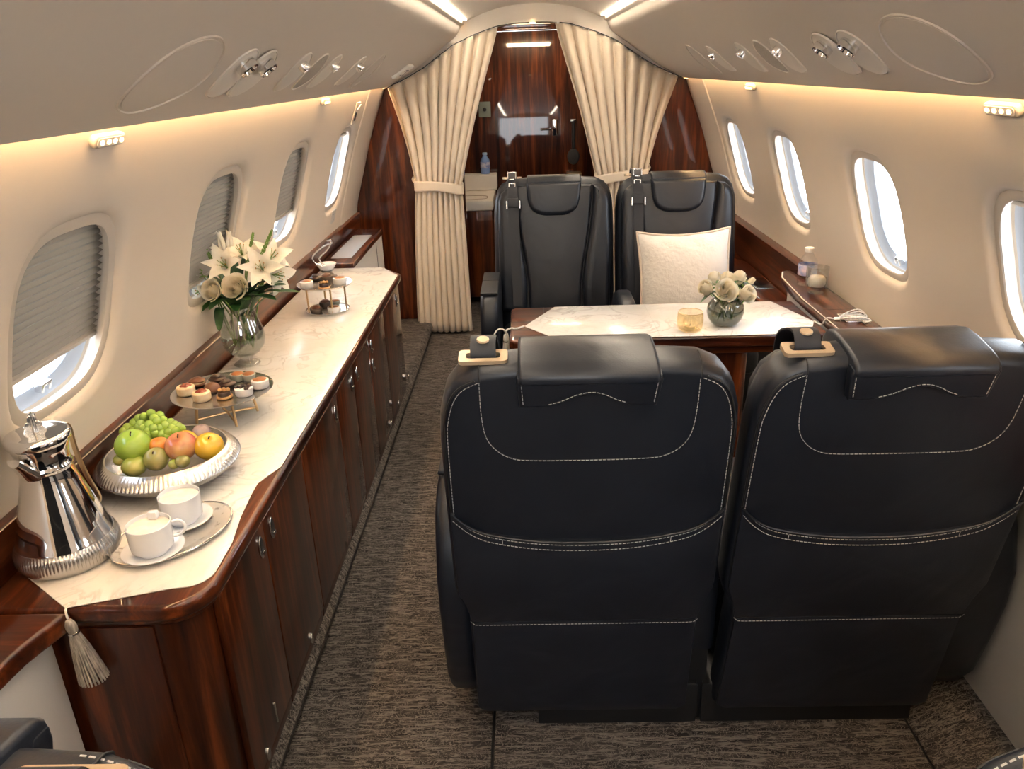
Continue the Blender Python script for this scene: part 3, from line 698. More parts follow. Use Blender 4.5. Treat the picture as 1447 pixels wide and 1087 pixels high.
        dashes(mb, [Vector((x*.985, t-.007, 0)) for x, t in top], E); dashes(mb, [Vector((x*.985, t-.021, 0)) for x, t in top], E)
        for s in (-1, 1): dashes(mb, line2((s*.178, .693), (s*.178, .679)), E, .004, .0036)
        P(mb, 'stitching', M_THREAD, pkt, 'pale contrast stitching')
        low = [(-.257, .428), (.257, .428), (.262, .10), (.24, .085), (-.24, .085), (-.262, .10)]
        sk = P(MB().slab(low, -.006, .004, S, r=.004, seg=2, bulge0=.004), 'lower_panel', M_NAVY)
        mb = MB(); dashes(mb, line2((-.262, .437), (-.252, .424), (-.235, .4225), (.235, .4225), (.252, .424), (.262, .437)), lambda x, t, h: S(x, t, -.0095-h)); P(mb, 'stitching', M_THREAD, sk, 'pale contrast stitching')
    # belt slot plate on the shoulder + belt
    bx = -.198*mx
    pc = lambda a, b, c: S(bx+a, 1.1195+c, .042+pz+b)
    mb = MB(); n = 24; ro_, ri_ = rrect(.046, .021, .008, 5), rrect(.032, .010, .006, 5)
    mb.rings([[pc(x, y, z) for x, y in q] for q, z in ((ro_, -.006), (ro_, .0025), (ri_, .0025), (ri_, -.006))], False, False); P(mb, 'belt_plate', M_TAN, st, 'tan metal belt slot plate')
    sp = [(.040, 1.112), (.043, 1.128), (.060, 1.142), (.085, 1.138), (.110, 1.124), (.135, 1.105), (.152, 1.075), (.155, 1.04), (.153, .98), (.150, .88), (.150, .78), (.150, .70), (.150, .60), (.152, .50)]
    def strap(w0, pts, th=.004):
        mb = MB(); rs = []
        pp = spline([(a, b, 0) for a, b in pts], 44)
        for i, p in enumerate(pp):
            d = (pp[min(i+1, len(pp)-1)]-pp[max(i-1, 0)]).normalized(); nn = Vector((-d.y, d.x, 0))*th/2
            w = w0*(1 if i < 30 else 1-.1*(i-30)/14); xo = bx - (mx*-.0+0)
            sh = mx*.014*max(0, (i-18)/26)
            pq = pz*max(0, 1-i/30); p = Vector((p.x+pq, p.y, 0))
            rs.append([S(xo-w+sh, p.y-nn.y, p.x-nn.x), S(xo+w+sh, p.y-nn.y, p.x-nn.x), S(xo+w+sh, p.y+nn.y, p.x+nn.x), S(xo-w+sh, p.y+nn.y, p.x+nn.x)])
        mb.rings(rs); return mb
    bl = P(strap(.024, sp), 'seat_belt', M_BELT, st)
    mb = MB(); mb.lathe([(0, .004), (.011, .004), (.012, .0025), (.012, 0)], 20, lambda x, y, z: S(bx+x, 1.1425+z, .062+pz*.6+y), False, False); 
    if not pz: P(mb, 'belt_stud', M_TAN, bl)
    mb = MB(); K = lambda a, b, c: S(bx+a, 1.105+b, .150+c)
    for a, b, w, h in ((0, .03, .022, .004), (0, -.002, .012, .004), (-.019, .016, .003, .016), (.019, .016, .003, .016), (0, -.020, .016, .004), (-.014, -.028, .0035, .010), (.014, -.028, .0035, .010)):
        mb.slab(rrect(w, h, .0028, 3, a, b), 0, .008, K, r=.0025, seg=2)
    if not detail: P(mb, 'belt_hook', M_SILVER, bl, 'polished metal belt hook')
    mb = MB(); mb.slab(rrect(.028, .022, .005, 3), .0, .014, lambda a, b, c: S(bx+a+mx*.004, .995+b, .150+c), r=.004); P(mb, 'belt_slider', M_BELT, bl)
    for s in (-1, 1):
        mb = MB(); mb.slab(rrect(.0035, .020, .003, 3), .0, .018, lambda a, b, c: S(bx+mx*.004+s*.031+a, .985+b, .150+c), r=.0025)
        P(mb, 'slider_clip', M_SILVER, bl, 'bright metal side clips')
    if pz:
        ol = [Vector((-mx*abs(p.x), p.y, 0)) for p in spline([(-.12, 1.1185, 0), (-.17, 1.116, 0), (-.205, 1.112, 0), (-.248, 1.092, 0), (-.272, 1.06, 0), (-.286, 1.01, 0)], 60)]; al = [0]
        for a, b in zip(ol, ol[1:]): al.append(al[-1]+(b-a).length)
        def oat(q, c, h):
            i = 0
            while i < len(al)-2 and q > al[i+1]: i += 1
            p = ol[i].lerp(ol[i+1], (q-al[i])/(al[i+1]-al[i])); d = (ol[i+1]-ol[i]).normalized(); nn = Vector((d.y, -d.x, 0))*(-1 if d.x*(-mx) > 0 or True else 1)
            if nn.y < 0: nn = -nn
            return S(p.x+nn.x*(.0008+h), p.y+nn.y*(.0008+h), c)
        for cc_ in (.024, .036):
            mb = MB(); dashes(mb, line2((.07, cc_), (al[-1]-.005, cc_)), oat, .0075, .005, .0009); P(mb, 'stitching', M_THREAD, bk, 'pale contrast stitching')
    # seat cushion, skirt, base
    P(MB().slab(rrect(.256, .265, .07, 6, 0, .385), .36, .475, P3, r=.02, r1=.045, seg=4, bulge=.012), 'seat_cushion', M_NAVY)
    P(MB().slab(rrect(.25, .24, .05, 5, 0, .36), .13, .36, P3, r=.01), 'skirt', M_NAVY2)
    P(MB().box(base[0], base[1], .035, .50, .0, .13, .006), 'base', M_BLACK)
    for kind in arms:
        s = -1 if 'L' in kind else 1
        if 'c' in kind:     # shared centre armrest
            o = [(.03, .245), (.03, .45), (.05, .485), (.10, .50), (.20, .62), (.30, .655), (.48, .655), (.52, .635), (.535, .60), (.52, .40), (.48, .245)]
            a = P(MB().slab(o, .264, .334, lambda a, b, c: (s*c, a, b), r=.018, seg=4), 'armrest', M_NAVY, st)
            P(MB().box(s*.299-.024, s*.299+.024, .05, .48, .0, .25, .006), 'arm_support', M_BLACK, a)
        else:
            o = [(-.03, .50), (.0, .60), (.03, .66), (.09, .695), (.20, .705), (.46, .705), (.52, .69), (.55, .65), (.56, .55), (.545, .25), (.50, .10), (.40, .065), (.15, .065), (.075, .09), (.03, .16), (.0, .28), (-.025, .40)]
            wd = .055 if 'w' in kind else 0
            a = P(MB().slab(o, .262, .342+wd, lambda a, b, c: (s*c, a, b), r=.024, seg=5), 'armrest', M_NAVY, st)
            P(MB().box(min(s*.264, s*.340), max(s*.264, s*.340), .13, .50, .698, .712, .005), 'arm_pad', M_NAVY2, a)
            P(MB().box(min(s*.266, s*.338), max(s*.266, s*.338), .285, .289, .705, .7135, .001), 'pad_joint', M_BLACK, a)
    return st
seat('black leather seat seen from behind, nearer the aisle, beside the carpet', (.045, 1.53, .012), 0, ['L', 'Rc'], base=(-.11, .30))
seat('black leather seat seen from behind, by the right wall windows', (.648, 1.53, .012), 0, ['Rw'], base=(-.29, .25))
seat('empty navy leather seat facing us, far side of the table, beside the left curtain', (.066, 3.755, .012), PI, ['R', 'Lc'], mirror=True, detail=False)
seat('navy leather seat facing us behind the table, holding the white cushion', (.662, 3.755, .012), PI, [], mirror=True, detail=False)
seat('dark leather seat back with tan plate cut off at the lower left corner', (-.635, .300, .003), PI, [], mirror=False, detail=True, pz=.022)
seat('dark leather seat shoulder just showing in the lower right corner', (.552, .300, .003), PI, [], mirror=True, detail=True, pz=.022)
# ------------------------------------------------------------------ curtains
def curtain(sgn, label):
    yc = 4.905
    if sgn < 0: topL, topR, tie, bot, lab = -.868, -.205, (-.742, -.462), (-.800, -.440), 'left'
    else: topL, topR, tie, bot = .125, .838, (.365, .672), (.36, .70)
    zt, zb, NF = .955 if sgn < 0 else .985, .02, 9
    ct = thing('curtain', ((tie[0]+tie[1])/2, yc, 0), label, 'curtain', 'cream curtains at the bulkhead')
    nu, nv = 240, 46
    vs_ = []
    def pos(u, v):
        # v 0..1 : top..bottom ; u 0..1 across
        x0 = topL+(topR-topL)*u; z0 = arc(x0)-.006
        vt = .60
        if v < vt:
            k = v/vt; e = k**(1.15); ez = k
            x1 = tie[0]+(tie[1]-tie[0])*u
            bow = math.sin(PI*k)*.022*((u-.5)*2)
            x = x0+(x1-x0)*e - bow*(1 if abs(x1-x0) > 0 else 0); z = z0+(zt-z0)*ez
        else:
            k = (v-vt)/(1-vt); e = k**.6; x1 = tie[0]+(tie[1]-tie[0])*u; x2 = bot[0]+(bot[1]-bot[0])*u
            x = x1+(x2-x1)*e; z = zt+(zb-zt)*k
        ph = 2*PI*NF*u+.5*math.sin(5*u)+.3*math.sin(9*v)*math.sin(3*u)
        tie_k = math.exp(-((v-vt)/.07)**2)
        A = (.013+.017*min(1, v/.25))*(1-.45*tie_k)
        w = math.sin(ph); w = math.copysign(abs(w)**.75, w)
        edge = min(1, u/.03, (1-u)/.03)
        y = yc+A*w*(.35+.65*edge)+.006*math.sin(2.3*ph/2+1)+(-.02)*math.sin(PI*u)*tie_k
        x += .35*A*math.cos(ph)*(1-tie_k*.5)*edge
        return (x, y, z)
    cl = part(MB().grid(pos, nu, nv), 'curtain_cloth', M_CURT, ct, sharp=80)
    md = cl.modifiers.new('thickness', 'SOLIDIFY'); md.thickness = .003
    # hem band
    # tieback : sash looping round the gathered cloth
    cx, hw = (tie[0]+tie[1])/2, (tie[1]-tie[0])/2+.012
    def tb_(u, v):
        a = 2*PI*u; x = cx+hw*math.copysign(abs(math.cos(a))**.8, math.cos(a)); y = yc-.008+.046*math.sin(a)
        sl = -.10*(x-cx)*(1 if sgn < 0 else -1)
        return (x+.0, y, zt+sl+(v-.5)*.058*(1+.12*abs(math.cos(a)))+.006*math.sin(3*a))
    t = part(MB().grid(tb_, 64, 6, cu=True), 'tieback', M_CURT, ct, sharp=80)
    md = t.modifiers.new('thickness', 'SOLIDIFY'); md.thickness = .004
    hx = cx+sgn*hw if True else cx
    mb = MB(); hz = zt+.03
    mb.tube(spline([(hx, yc, hz), (hx+sgn*.012, yc+.03, hz+.012), (hx+sgn*.014, 4.997, hz+.02)], 8), .006, 8); part(mb, 'tieback_hook', M_CURT, t)
    # track hooks along the arch
    mb = MB()
    for i in range(24):
        x = topL+(topR-topL)*(i+.5)/24; mb.box(x-.006, x+.006, yc-.006, yc+.006, arc(x)-.010, arc(x)+.003, .001)
    part(mb, 'track_gliders', M_PAPER, ct)
    return ct
curtain(-1, 'long cream curtain gathered by a tieback on the left of the arch')
curtain(1, 'cream curtain gathered by a tieback on the right of the arch, behind the seats')
for s, w in ((-1, 'left'), (1, 'right')):
    xs_ = [(.868-(.868-.15)*i/20) for i in range(21)]
    mb = MB(); mb.rings([[(s*x, 4.905+dy, arc(x)+dz) for x in xs_] for dy, dz in ((-.012, .0), (-.012, -.004), (.012, -.004), (.012, 0))], False, False, closed=False)
    single(mb, 'curtain_track', M_BLACK, (s*.5, 4.905, 1.74), 'thin dark curtain track following the arch above the %s curtain' % w, 'curtain track')

# ------------------------------------------------------------------ overhead fittings
def disc_on_panel(side, y, s, ry, rs, skew=0, n=40):
    return lambda a, b, h: psu(side, y+a+skew*b, s+b, h)
def oval_rim(fn, ry, rs, w=.004, h=.003):
    mb = MB(); rr = lambda k, hh: [fn((ry+k)*math.cos(2*PI*i/48), (rs+k)*math.sin(2*PI*i/48), hh) for i in range(48)]
    mb.rings([rr(w, -.001), rr(w*.7, h), rr(0, h), rr(-w*.4, -.001)], False, False); return mb
M_DISH = plain('pale_lamp_dish', (.72, .66, .57), .45)
M_MESH = mottled('speaker_mesh_grey', (.28, .25, .21), (.44, .40, .34), 520, .6, detail=1)
def dish(fn, ry, rs, tilt):
    # shallow eyelid: bottom edge stands proud, top edge flush
    mb = MB(); rr = lambda k, g: [fn(ry*k*math.cos(2*PI*i/48), rs*k*math.sin(2*PI*i/48), .0012+tilt*(.5-.5*math.sin(2*PI*i/48)*k)*g) for i in range(48)]
    mb.rings([rr(1, .15), rr(.93, .8), rr(.8, 1), rr(.4, 1), rr(.05, 1)], True, True); return mb
for side in (-1, 1):
    w = 'left' if side < 0 else 'right'; place = 'above the blinds' if side < 0 else 'above the open windows'
    dy = 0 if side < 0 else .095
    yb = 1.535 if side < 0 else 1.612
    f = disc_on_panel(side, yb, .180, 0, 0, -.28)
    pn = thing('access_panel', psu(side, yb, .180), 'large flush oval panel outlined in the overhead bin %s' % place, 'overhead panel')
    part(oval_rim(f, .148, .120, .004, .003), 'rim', M_PSU, pn)
    mb = MB(); rr = lambda k, h: [f(.142*k*math.cos(2*PI*i/48), .115*k*math.sin(2*PI*i/48), h) for i in range(48)]
    mb.rings([rr(1, -.002), rr(.985, .0015), rr(.5, .0015), rr(.05, .0015)], True, True); part(mb, 'cover', M_PSU, pn)
    specs = [(1.835, .076, 'near reading lamp dish of the overlapping pair %s'), (1.955, .076, 'far reading lamp dish of the overlapping pair %s'),
             (2.32, .070, 'small air nozzle dish next to the speaker on its near side, %s'), (2.69, .070, 'small air nozzle dish next to the speaker on its far side, %s'),
             (3.10, .075, 'reading lamp dish with chrome lamp beyond the speaker %s')]
    for k, (yy, ry, lb) in enumerate(specs):
        yy += dy*(1+.27*k); f = disc_on_panel(side, yy, .186+(.004 if k == 1 else 0), 0, 0, -.55 if k < 2 else -.8)
        h0 = .004 if k == 1 else 0
        ff = (lambda a, b, h, f=f, h0=h0: f(a, b, h+h0))
        dl = thing('overhead_lamp' if k in (0, 1, 4) else 'air_nozzle', psu(side, yy, .18), lb % place, 'lamp' if k in (0, 1, 4) else 'air vent')
        part(oval_rim(ff, ry, .089, .003, .003), 'rim', M_DISH, dl)
        part(dish(ff, ry, .087, .007), 'dish', M_DISH, dl)
        mb = MB(); c = ff(-.004, .045, .004); d = (ff(-.004, .045, .03)-c).normalized()
        rl = .024 if k in (0, 1) else .015
        u = d.orthogonal().normalized(); v = d.cross(u)
        mb.lathe([(rl, -.004), (rl, .016), (rl*.9, .018), (rl*.8, .018), (rl*.7, .010), (.001, .010)], 20, lambda x, y, z: c+u*x+v*y+d*z, True, True)
        part(mb, 'lamp_barrel', M_CHROME if k in (0, 1, 4) else M_SILVER, dl)
    yy = 2.51+dy*1.35; f = disc_on_panel(side, yy, .186, 0, 0, -.8)
    sp = thing('speaker', psu(side, yy, .182), 'oval mesh speaker grille between two small air nozzles %s' % place, 'speaker')
    part(oval_rim(f, .072, .090, .003, .003), 'rim', M_DISH, sp)
    mb = MB(); rr = lambda k, h: [f(.070*k*math.cos(2*PI*i/48), .087*k*math.sin(2*PI*i/48), h) for i in range(48)]
    mb.rings([rr(1, -.001), rr(.97, .002), rr(.5, .003), rr(.05, .003)], True, True); part(mb, 'grille', M_MESH, sp)
    yy = 3.47+dy*1.7; f = disc_on_panel(side, yy, .178, 0, 0, -.9)
    ap = thing('access_panel', psu(side, yy, .185), 'plain oval panel at the far end of the row of dishes %s' % place, 'overhead panel')
    part(oval_rim(f, .10, .116, .003, .003), 'rim', M_PSU, ap)
    mb = MB(); rr = lambda k, h: [f(.097*k*math.cos(2*PI*i/48), .113*k*math.sin(2*PI*i/48), h) for i in range(48)]
    mb.rings([rr(1, -.002), rr(.985, .0012), rr(.5, .0012), rr(.05, .0012)], True, True); part(mb, 'cover', M_PSU, ap)
# small sign plate at the far left end of the overhead panel
f = lambda a, b, h: psu(-1, 4.44+a, .185+b, h)
sg = thing('sign', psu(-1, 4.44, .185), 'small white sign with a dark bracket symbol by the left curtain top', 'sign')
part(MB().slab(rrect(.10, .055, .012, 4), -.002, .014, lambda a, b, c: f(a, b, c), r=.004), 'plate', M_PAPER, sg)
mb = MB()
for a0, a1, b0, b1 in ((-.045, .045, .022, .026), (-.045, .045, -.026, -.022), (-.045, -.039, -.026, -.010), (-.045, -.039, .010, .026), (.039, .045, -.026, .026)):
    mb.slab([(a0, b0), (a1, b0), (a1, b1), (a0, b1)], .0135, .0148, lambda a, b, c: f(a, b, c), r=.0004, seg=1)
part(mb, 'symbol', M_BLACK, sg)

# wall reading lights: pill housing with four little lamps
def wall_light(side, y, label):
    zc = 1.514; wl = thing('wall_light', wall_pt(side, y, zc), label, 'lamp', 'four-lamp wall lights under the overhead panels')
    q = lambda a, b, c: wall_pt(side, y+a, zc+b, -c)
    part(MB().slab(rrect(.062, .0125, .012, 8), -.001, .015, q, r=.005, seg=3), 'housing', M_LAMPBODY, wl)
    part(MB().slab(rrect(.056, .009, .0085, 8), .0145, .0165, q, r=.001, seg=1), 'lens_plate', M_DISH, wl)
    for k in range(4):
        x = -.039+.026*k
        part(MB().slab(oval(.0075, .0050, 16, x, 0), .016, .0190, q, r=.0015), 'led', E_SPOT, wl)
wall_light(-1, 1.63, 'white four-lamp light on the left wall above the big near blind')
wall_light(-1, 3.50, 'white four-lamp light high on the left wall between the last two windows')
wall_light(1, 3.585, 'white four-lamp light on the right wall towards the far end, above the seats')
wall_light(1, 1.690, 'white four-lamp light on the right wall at the right edge, nearest us')
q = lambda a, b, c: wall_pt(-1, 4.30+a, 1.425+b, -c)
ctl = thing('wall_control_panel', wall_pt(-1, 4.30, 1.425), 'cream control plate with dark switch above the far left window', 'control panel')
part(MB().slab(rrect(.055, .055, .01, 3), -.001, .006, q, r=.002), 'plate', M_WALL, ctl)
part(MB().slab(rrect(.016, .020, .003, 3, -.02, -.014), .0055, .009, q, r=.001), 'switch', M_BLACK, ctl)
part(MB().slab([(-.02, .02), (.04, .045), (.04, .02)], .0055, .010, q, r=.001), 'lever', M_PAPER, ctl)
q = lambda a, b, c: wall_pt(-1, 4.30+a, .893+b, -c)
nt_ = thing('notice_plate', wall_pt(-1, 4.30, .893), 'faint grey notice plate under the far left open window', 'sign')
part(MB().slab(rrect(.045, .036, .006, 3), -.001, .0022, q, r=.0008), 'plate', plain('pale_blue_grey_plate', (.52, .50, .47), .5), nt_)
mb = MB()
for b0 in (-.018, -.004, .010): mb.slab(rrect(.030, .0028, .001, 2, 0, b0), .0020, .0028, q, r=.0003, seg=1)
part(mb, 'marking', plain('grey_marking', (.30, .29, .28), .6), nt_)

# ------------------------------------------------------------------ vestibule things
vc = thing('vanity_counter', (-.56, 5.85, 0), 'white counter with raised back shelf seen past the left curtain', 'counter')
part(MB().box(-.775, -.31, 5.56, 6.19, .06, .69, .006), 'body', M_WOODZ, vc)
part(MB().box(-.778, -.300, 5.55, 6.19, .69, .76, .012, 4), 'top', M_WHITE, vc)
part(MB().box(-.778, -.285, 6.05, 6.195, .76, .875, .010, 4), 'back_shelf', M_WHITE, vc)
mb = MB(); mb.tube(spline([(-.60, 5.62, .7605), (-.38, 5.63, .7605), (-.345, 5.70, .7605), (-.38, 5.78, .7605), (-.60, 5.80, .7605)], 20), .002, 5); part(mb, 'lid_line', plain('brown_seam', (.25, .17, .10), .6), vc)
def bottle(name, loc, label, cat, h, r, matb, capm, labelm, group=None):
    b = thing(name, loc, label, cat, group); k = h/.2
    part(MB().lathe([(.001, 0), (r*.9, .001*k), (r, .012*k), (r*.96, .05*k), (r, .06*k), (r*.97, .10*k), (r, .115*k), (r*.92, .135*k), (r*.55, .160*k), (r*.42, .172*k), (r*.42, .185*k), (.001, .1855*k)], 28, P3), 'bottle_body', matb, b, local=True)
    part(MB().lathe([(.001, .178*k), (r*.5, .178*k), (r*.5, .198*k), (r*.45, .2*k), (.001, .2*k)], 20, P3), 'cap', capm, b, local=True)
    part(MB().lathe([(r*1.004, .055*k), (r*1.02, .056*k), (r*1.02, .112*k), (r*1.004, .113*k)], 28, P3), 'paper_label', labelm, b, local=True)
    return b
M_LBLUE = mottled('blue_pink_label', (.16, .28, .62), (.75, .62, .68), 30, .4)
M_LBW = mottled('blue_white_label', (.06, .14, .50), (.72, .76, .85), 30, .4)
bottle('water_bottle', (-.372, 6.12, .8755), 'small blue water bottle on the white shelf past the left curtain', 'bottle', .155, .036, M_BLUEB, plain('pale_blue_cap', (.35, .52, .78), .4), M_LBW)
# small wall items either side of the door
f = lambda a, b, c: (-.362+a, 6.199-c, 1.335+b)
so = thing('wall_outlet', (-.362, 6.198, 1.335), 'grey wall plate with round knob in the vestibule left of the far door', 'wall fitting')
part(MB().slab(rrect(.045, .055, .006, 3), 0, .008, f, r=.002), 'plate', plain('grey_green_plate', (.16, .19, .17), .4), so)
part(MB().slab(oval(.014, .014, 20), .007, .018, f, r=.003), 'knob', M_BLACK, so)
f = lambda a, b, c: (.302+a, 6.198-c, .975+b)
hs = thing('handset', (.302, 6.19, .975), 'dark round handset hanging on the wall right of the far door', 'handset')
part(MB().slab(oval(.046, .058, 28), .002, .035, f, r=.012, seg=4), 'earpiece', plain('charcoal_mesh', (.03, .03, .033), .6), hs)
part(MB().slab(rrect(.012, .10, .008, 4, 0, .155), .002, .025, f, r=.006), 'grip', M_BLACK, hs)
part(MB().slab(rrect(.022, .012, .004, 3, 0, .262), -.001, .020, f, r=.004), 'cradle', M_SILVER, hs)
mb = MB(); mb.box(.25, .36, 6.10, 6.199, .838, .862, .004); single(mb, 'wall_shelf', M_GOLD, (.305, 6.15, .838), 'small golden wooden shelf under the hanging handset', 'shelf')

# ------------------------------------------------------------------ cushion
cu = thing('cushion', (.655, 3.52, .49), 'square white textured throw cushion with piped edge on the right far seat', 'cushion')
def cush(mat_b):
    a0 = math.radians(14); rl = math.radians(-1.6)
    bz = Vector((math.sin(rl)*1, math.sin(a0), math.cos(a0))); bx_ = Vector((math.cos(rl), 0, -math.sin(rl)*1)); by = bx_.cross(bz)*-1
    cc = Vector((.655, 3.515, .690))
    return lambda x, z, n: cc+bx_*x+bz*z-by*n*-1
cf = cush(0)
def co(u, v):   # corner-pinched square
    x, y = (u*2-1), (v*2-1)
    pin = 1-.07*(1-y*y)*abs(x) ; pin2 = 1-.11*(1-x*x)*abs(y)
    return x*.210*pin, y*.225*pin2
def cface(s):
    def fn(u, v):
        x, y = co(u, v); a, b = abs(u*2-1), abs(v*2-1)
        n = .078*((1-a**2.4)*(1-b**2.4))**.6
        n += .006*math.sin(u*19+3*math.sin(v*7))*(1-a*a)*(b**3)*(1 if v > .5 else .6)+.003*math.sin(v*15+u*5)*(1-b*b)*a**2
        return cf(x, y, s*n)
    return fn
mt, nt0, b0 = newmat('white_cushion_fabric'); setp(b0, (.68, .63, .57), .7, sheen=.2); noisebump(nt0, b0, 55, .55, .006, 'noise', (1, 1, 1), 3); M_CUSH = mt
mb = MB(); mb.grid(cface(1), 36, 36); mb.grid(cface(-1), 36, 36); part(mb, 'cover', M_CUSH, cu)
loop = []
for u, v in [(i/16, 0) for i in range(16)]+[(1, i/16) for i in range(16)]+[(1-i/16, 1) for i in range(16)]+[(0, 1-i/16) for i in range(17)]:
    x, y = co(u, v); loop.append(cf(x*1.012, y*1.012, 0))
part(MB().tube(loop, .0055, 8), 'piping', plain('beige_piping', (.62, .52, .42), .7), cu)

# ------------------------------------------------------------------ things on the credenza
def ribbed(prof, ribs, f, seg_per=6, amp=.03):
    """lathe with vertical ribs; amp per profile point"""
    mb = MB(); n = ribs*seg_per; rs = []
    for r, z, a in prof:
        rs.append([f(r*(1+a*(abs(math.sin(PI*ribs*k/n))-.6))*math.cos(2*PI*k/n), r*(1+a*(abs(math.sin(PI*ribs*k/n))-.6))*math.sin(2*PI*k/n), z) for k in range(n)])
    mb.rings(rs); return mb
cx, cy = -1.036, 1.364
cj = thing('coffee_carafe', (cx, cy, RT), 'tall polished chrome insulated carafe with ribbed base at the near end of the counter', 'carafe')
L0 = lambda x, y, z: (cx+x, cy+y, RT+z)
part(MB().lathe([(.001, .004), (.086, .004), (.092, .03), (.0925, .048), (.089, .056), (.083, .075), (.072, .115), (.0605, .155), (.052, .185), (.0475, .205), (.0475, .208), (.0505, .212), (.0505, .216), (.0475, .220), (.0475, .232), (.050, .248), (.0535, .262), (.053, .264), (.001, .264)], 64, L0, False, False), 'body', M_CHROME, cj)
part(ribbed([(.09, .0005, 0), (.093, .003, .0), (.0975, .010, .012), (.0993, .022, .025), (.0985, .036, .025), (.0955, .046, .012), (.091, .0515, 0), (.091, .052, 0)], 84, L0, 4), 'ribbed_base', M_SILVER, cj)
lid = part(MB().lathe([(.03, .262), (.056, .263), (.0595, .268), (.0595, .277), (.056, .283), (.052, .2845), (.046, .2835), (.035, .285), (.001, .286)], 48, L0, True, False), 'lid', M_CHROME, cj)
mb = MB()
for sx in (-1, 0, 1):
    for k, (zz, w) in enumerate(((.292, .010), (.305, .011), (.318, .008))):
        mb.slab(oval(w*.75, .010, 12), -.0035, .0035, lambda a, b, c, sx=sx, zz=zz, k=k: L0(.82*(a+sx*.010*(1.2-.5*k)), .58*(a+sx*.010*(1.2-.5*k))+c*(1 if sx == 0 else .7)-.002*abs(sx), zz+b-abs(sx)*.006), r=.002)
mb.tube([L0(0, 0, .284), L0(0, 0, .327)], [.007, .003], 10)
part(mb, 'leaf_finial', M_SILVER, lid)
hd = Vector((.50, .86, 0)); hs_ = Vector((-.86, .50, 0)); O = Vector((cx, cy, RT))
hp_ = [O+hd*.045+Vector((0, 0, .280)), O+hd*.058+Vector((0, 0, .282)), O+hd*.064+Vector((0, 0, .268)), O+hd*.064+Vector((0, 0, .24)), O+hd*.066+Vector((0, 0, .20)), O+hd*.074+Vector((0, 0, .15)), O+hd*.083+Vector((0, 0, .115)), O+hd*.086+Vector((0, 0, .095)), O+hd*.079+Vector((0, 0, .082))]
hh = spline(hp_, 30); mb = MB(); mb.rings([[p+hs_*a+hd*b for a, b in ((-.008, -.002), (.008, -.002), (.008, .002), (-.008, .002))] for p in hh]); part(mb, 'handle', M_GOLD, cj, 'slim gold toned handle strap')
sd = Vector((-.18, -.98, 0)).normalized(); ss = Vector((-sd.y, sd.x, 0))
mb = MB(); rs = []
for k in range(9):
    t = k/8; c = O+sd*(.040+.028*t)+Vector((0, 0, .214+.040*t)); w = .026*(1-.55*t)+.002; d = .022*(1-.5*t)
    rs.append([c+ss*(w*math.cos(a))+Vector((0, 0, -d*max(0, math.sin(a))))+sd*(-.006 if math.sin(a) < 0 else .004*math.sin(a)) for a in [2*PI*i/16 for i in range(16)]])
mb.rings(rs); part(mb, 'spout', M_CHROME, cj)

# fruit bowl
bx0, by0 = -.960, 1.695
B0 = lambda x, y, z: (bx0+x, by0+y, RT+z)
fb = thing('fruit_bowl', (bx0, by0, RT), 'wide fluted silver bowl filled with grapes, apples and other fruit', 'bowl')
part(ribbed([(.05, .0008, 0), (.085, .001, 0), (.095, .004, .006), (.118, .012, .012), (.145, .026, .016), (.162, .040, .018), (.1685, .050, .012), (.1665, .055, .014), (.156, .067, .014), (.147, .074, .0), (.141, .077, 0), (.138, .076, 0), (.140, .068, 0), (.144, .055, 0), (.138, .040, 0), (.115, .022, 0), (.08, .012, 0), (.03, .009, 0)], 96, B0, 4), 'bowl_shell', M_SILVER, fb)
def fruit_at(px, py, z): p = onZ(px, py, z); return Vector((p.x, p.y, z))
def apple_shape(r, q=.9, dim=.16):
    def f(p):
        h = p.z/r; rad = math.hypot(p.x, p.y)/r
        dz = -dim*r*math.exp(-(rad/.28)**2)*(1 if h > 0 else -.7)
        return Vector((p.x*(1+.05*h), p.y*(1+.05*h), p.z*q+dz))
    return f
def fmat(n, c1, c2, sc=14, rough=.22): return mottled(n, c1, c2, sc, rough, coat=.3)
F_GREEN = fmat('green_apple_skin', (.20, .36, .035), (.34, .48, .07)); F_RED = fmat('blush_apple_skin', (.42, .075, .05), (.62, .34, .13), 18)
F_ORANGE = fmat('mandarin_peel', (.55, .17, .015), (.68, .24, .03), 60, .4); F_YELLOW = fmat('yellow_fruit_skin', (.62, .34, .015), (.72, .46, .04), 12)
F_GUAVA = fmat('green_brown_skin', (.20, .21, .055), (.34, .30, .10), 20); F_LIME = fmat('green_yellow_skin', (.22, .34, .05), (.50, .46, .12), 18)
F_GRAPE = plain('green_grape_skin', (.28, .42, .06), .18, sss=.3, coat=.3); F_STEM = plain('brown_fruit_stem', (.10, .06, .025), .8)
def fruit(name, px, py, z, r, mat, label, cat, q=.9, dim=.16, stem=True, tilt=(0, 0)):
    c = fruit_at(px, py, z); t = thing(name, c, label, cat); t.rotation_euler = (tilt[0], tilt[1], 0)
    part(MB().ball((0, 0, 0), r, 28, 18, apple_shape(r, q, dim)), 'flesh', mat, t, local=True)
    if stem: part(MB().tube([(0, 0, r*(q-.28)), (.001, 0, r*(q-.02)), (.004, .001, r*(q+.14))], [.0018, .0014, .0018], 6), 'stem', F_STEM, t, local=True)
    return t
fruit('apple', 188, 630, .800, .0425, F_GREEN, 'big shiny green apple at the left of the fruit bowl', 'apple', tilt=(.25, .1))
fruit('apple', 256, 631, .797, .038, F_RED, 'red and yellow blushed apple in the middle of the fruit bowl', 'apple', tilt=(.3, 0))
fruit('mandarin', 225, 630, .792, .0245, F_ORANGE, 'small orange mandarin between the green and the red apple', 'mandarin', .85, .06, False)
fruit('apple', 295, 631, .787, .0355, F_YELLOW, 'golden yellow apple at the right of the fruit bowl', 'apple', tilt=(.35, .25))
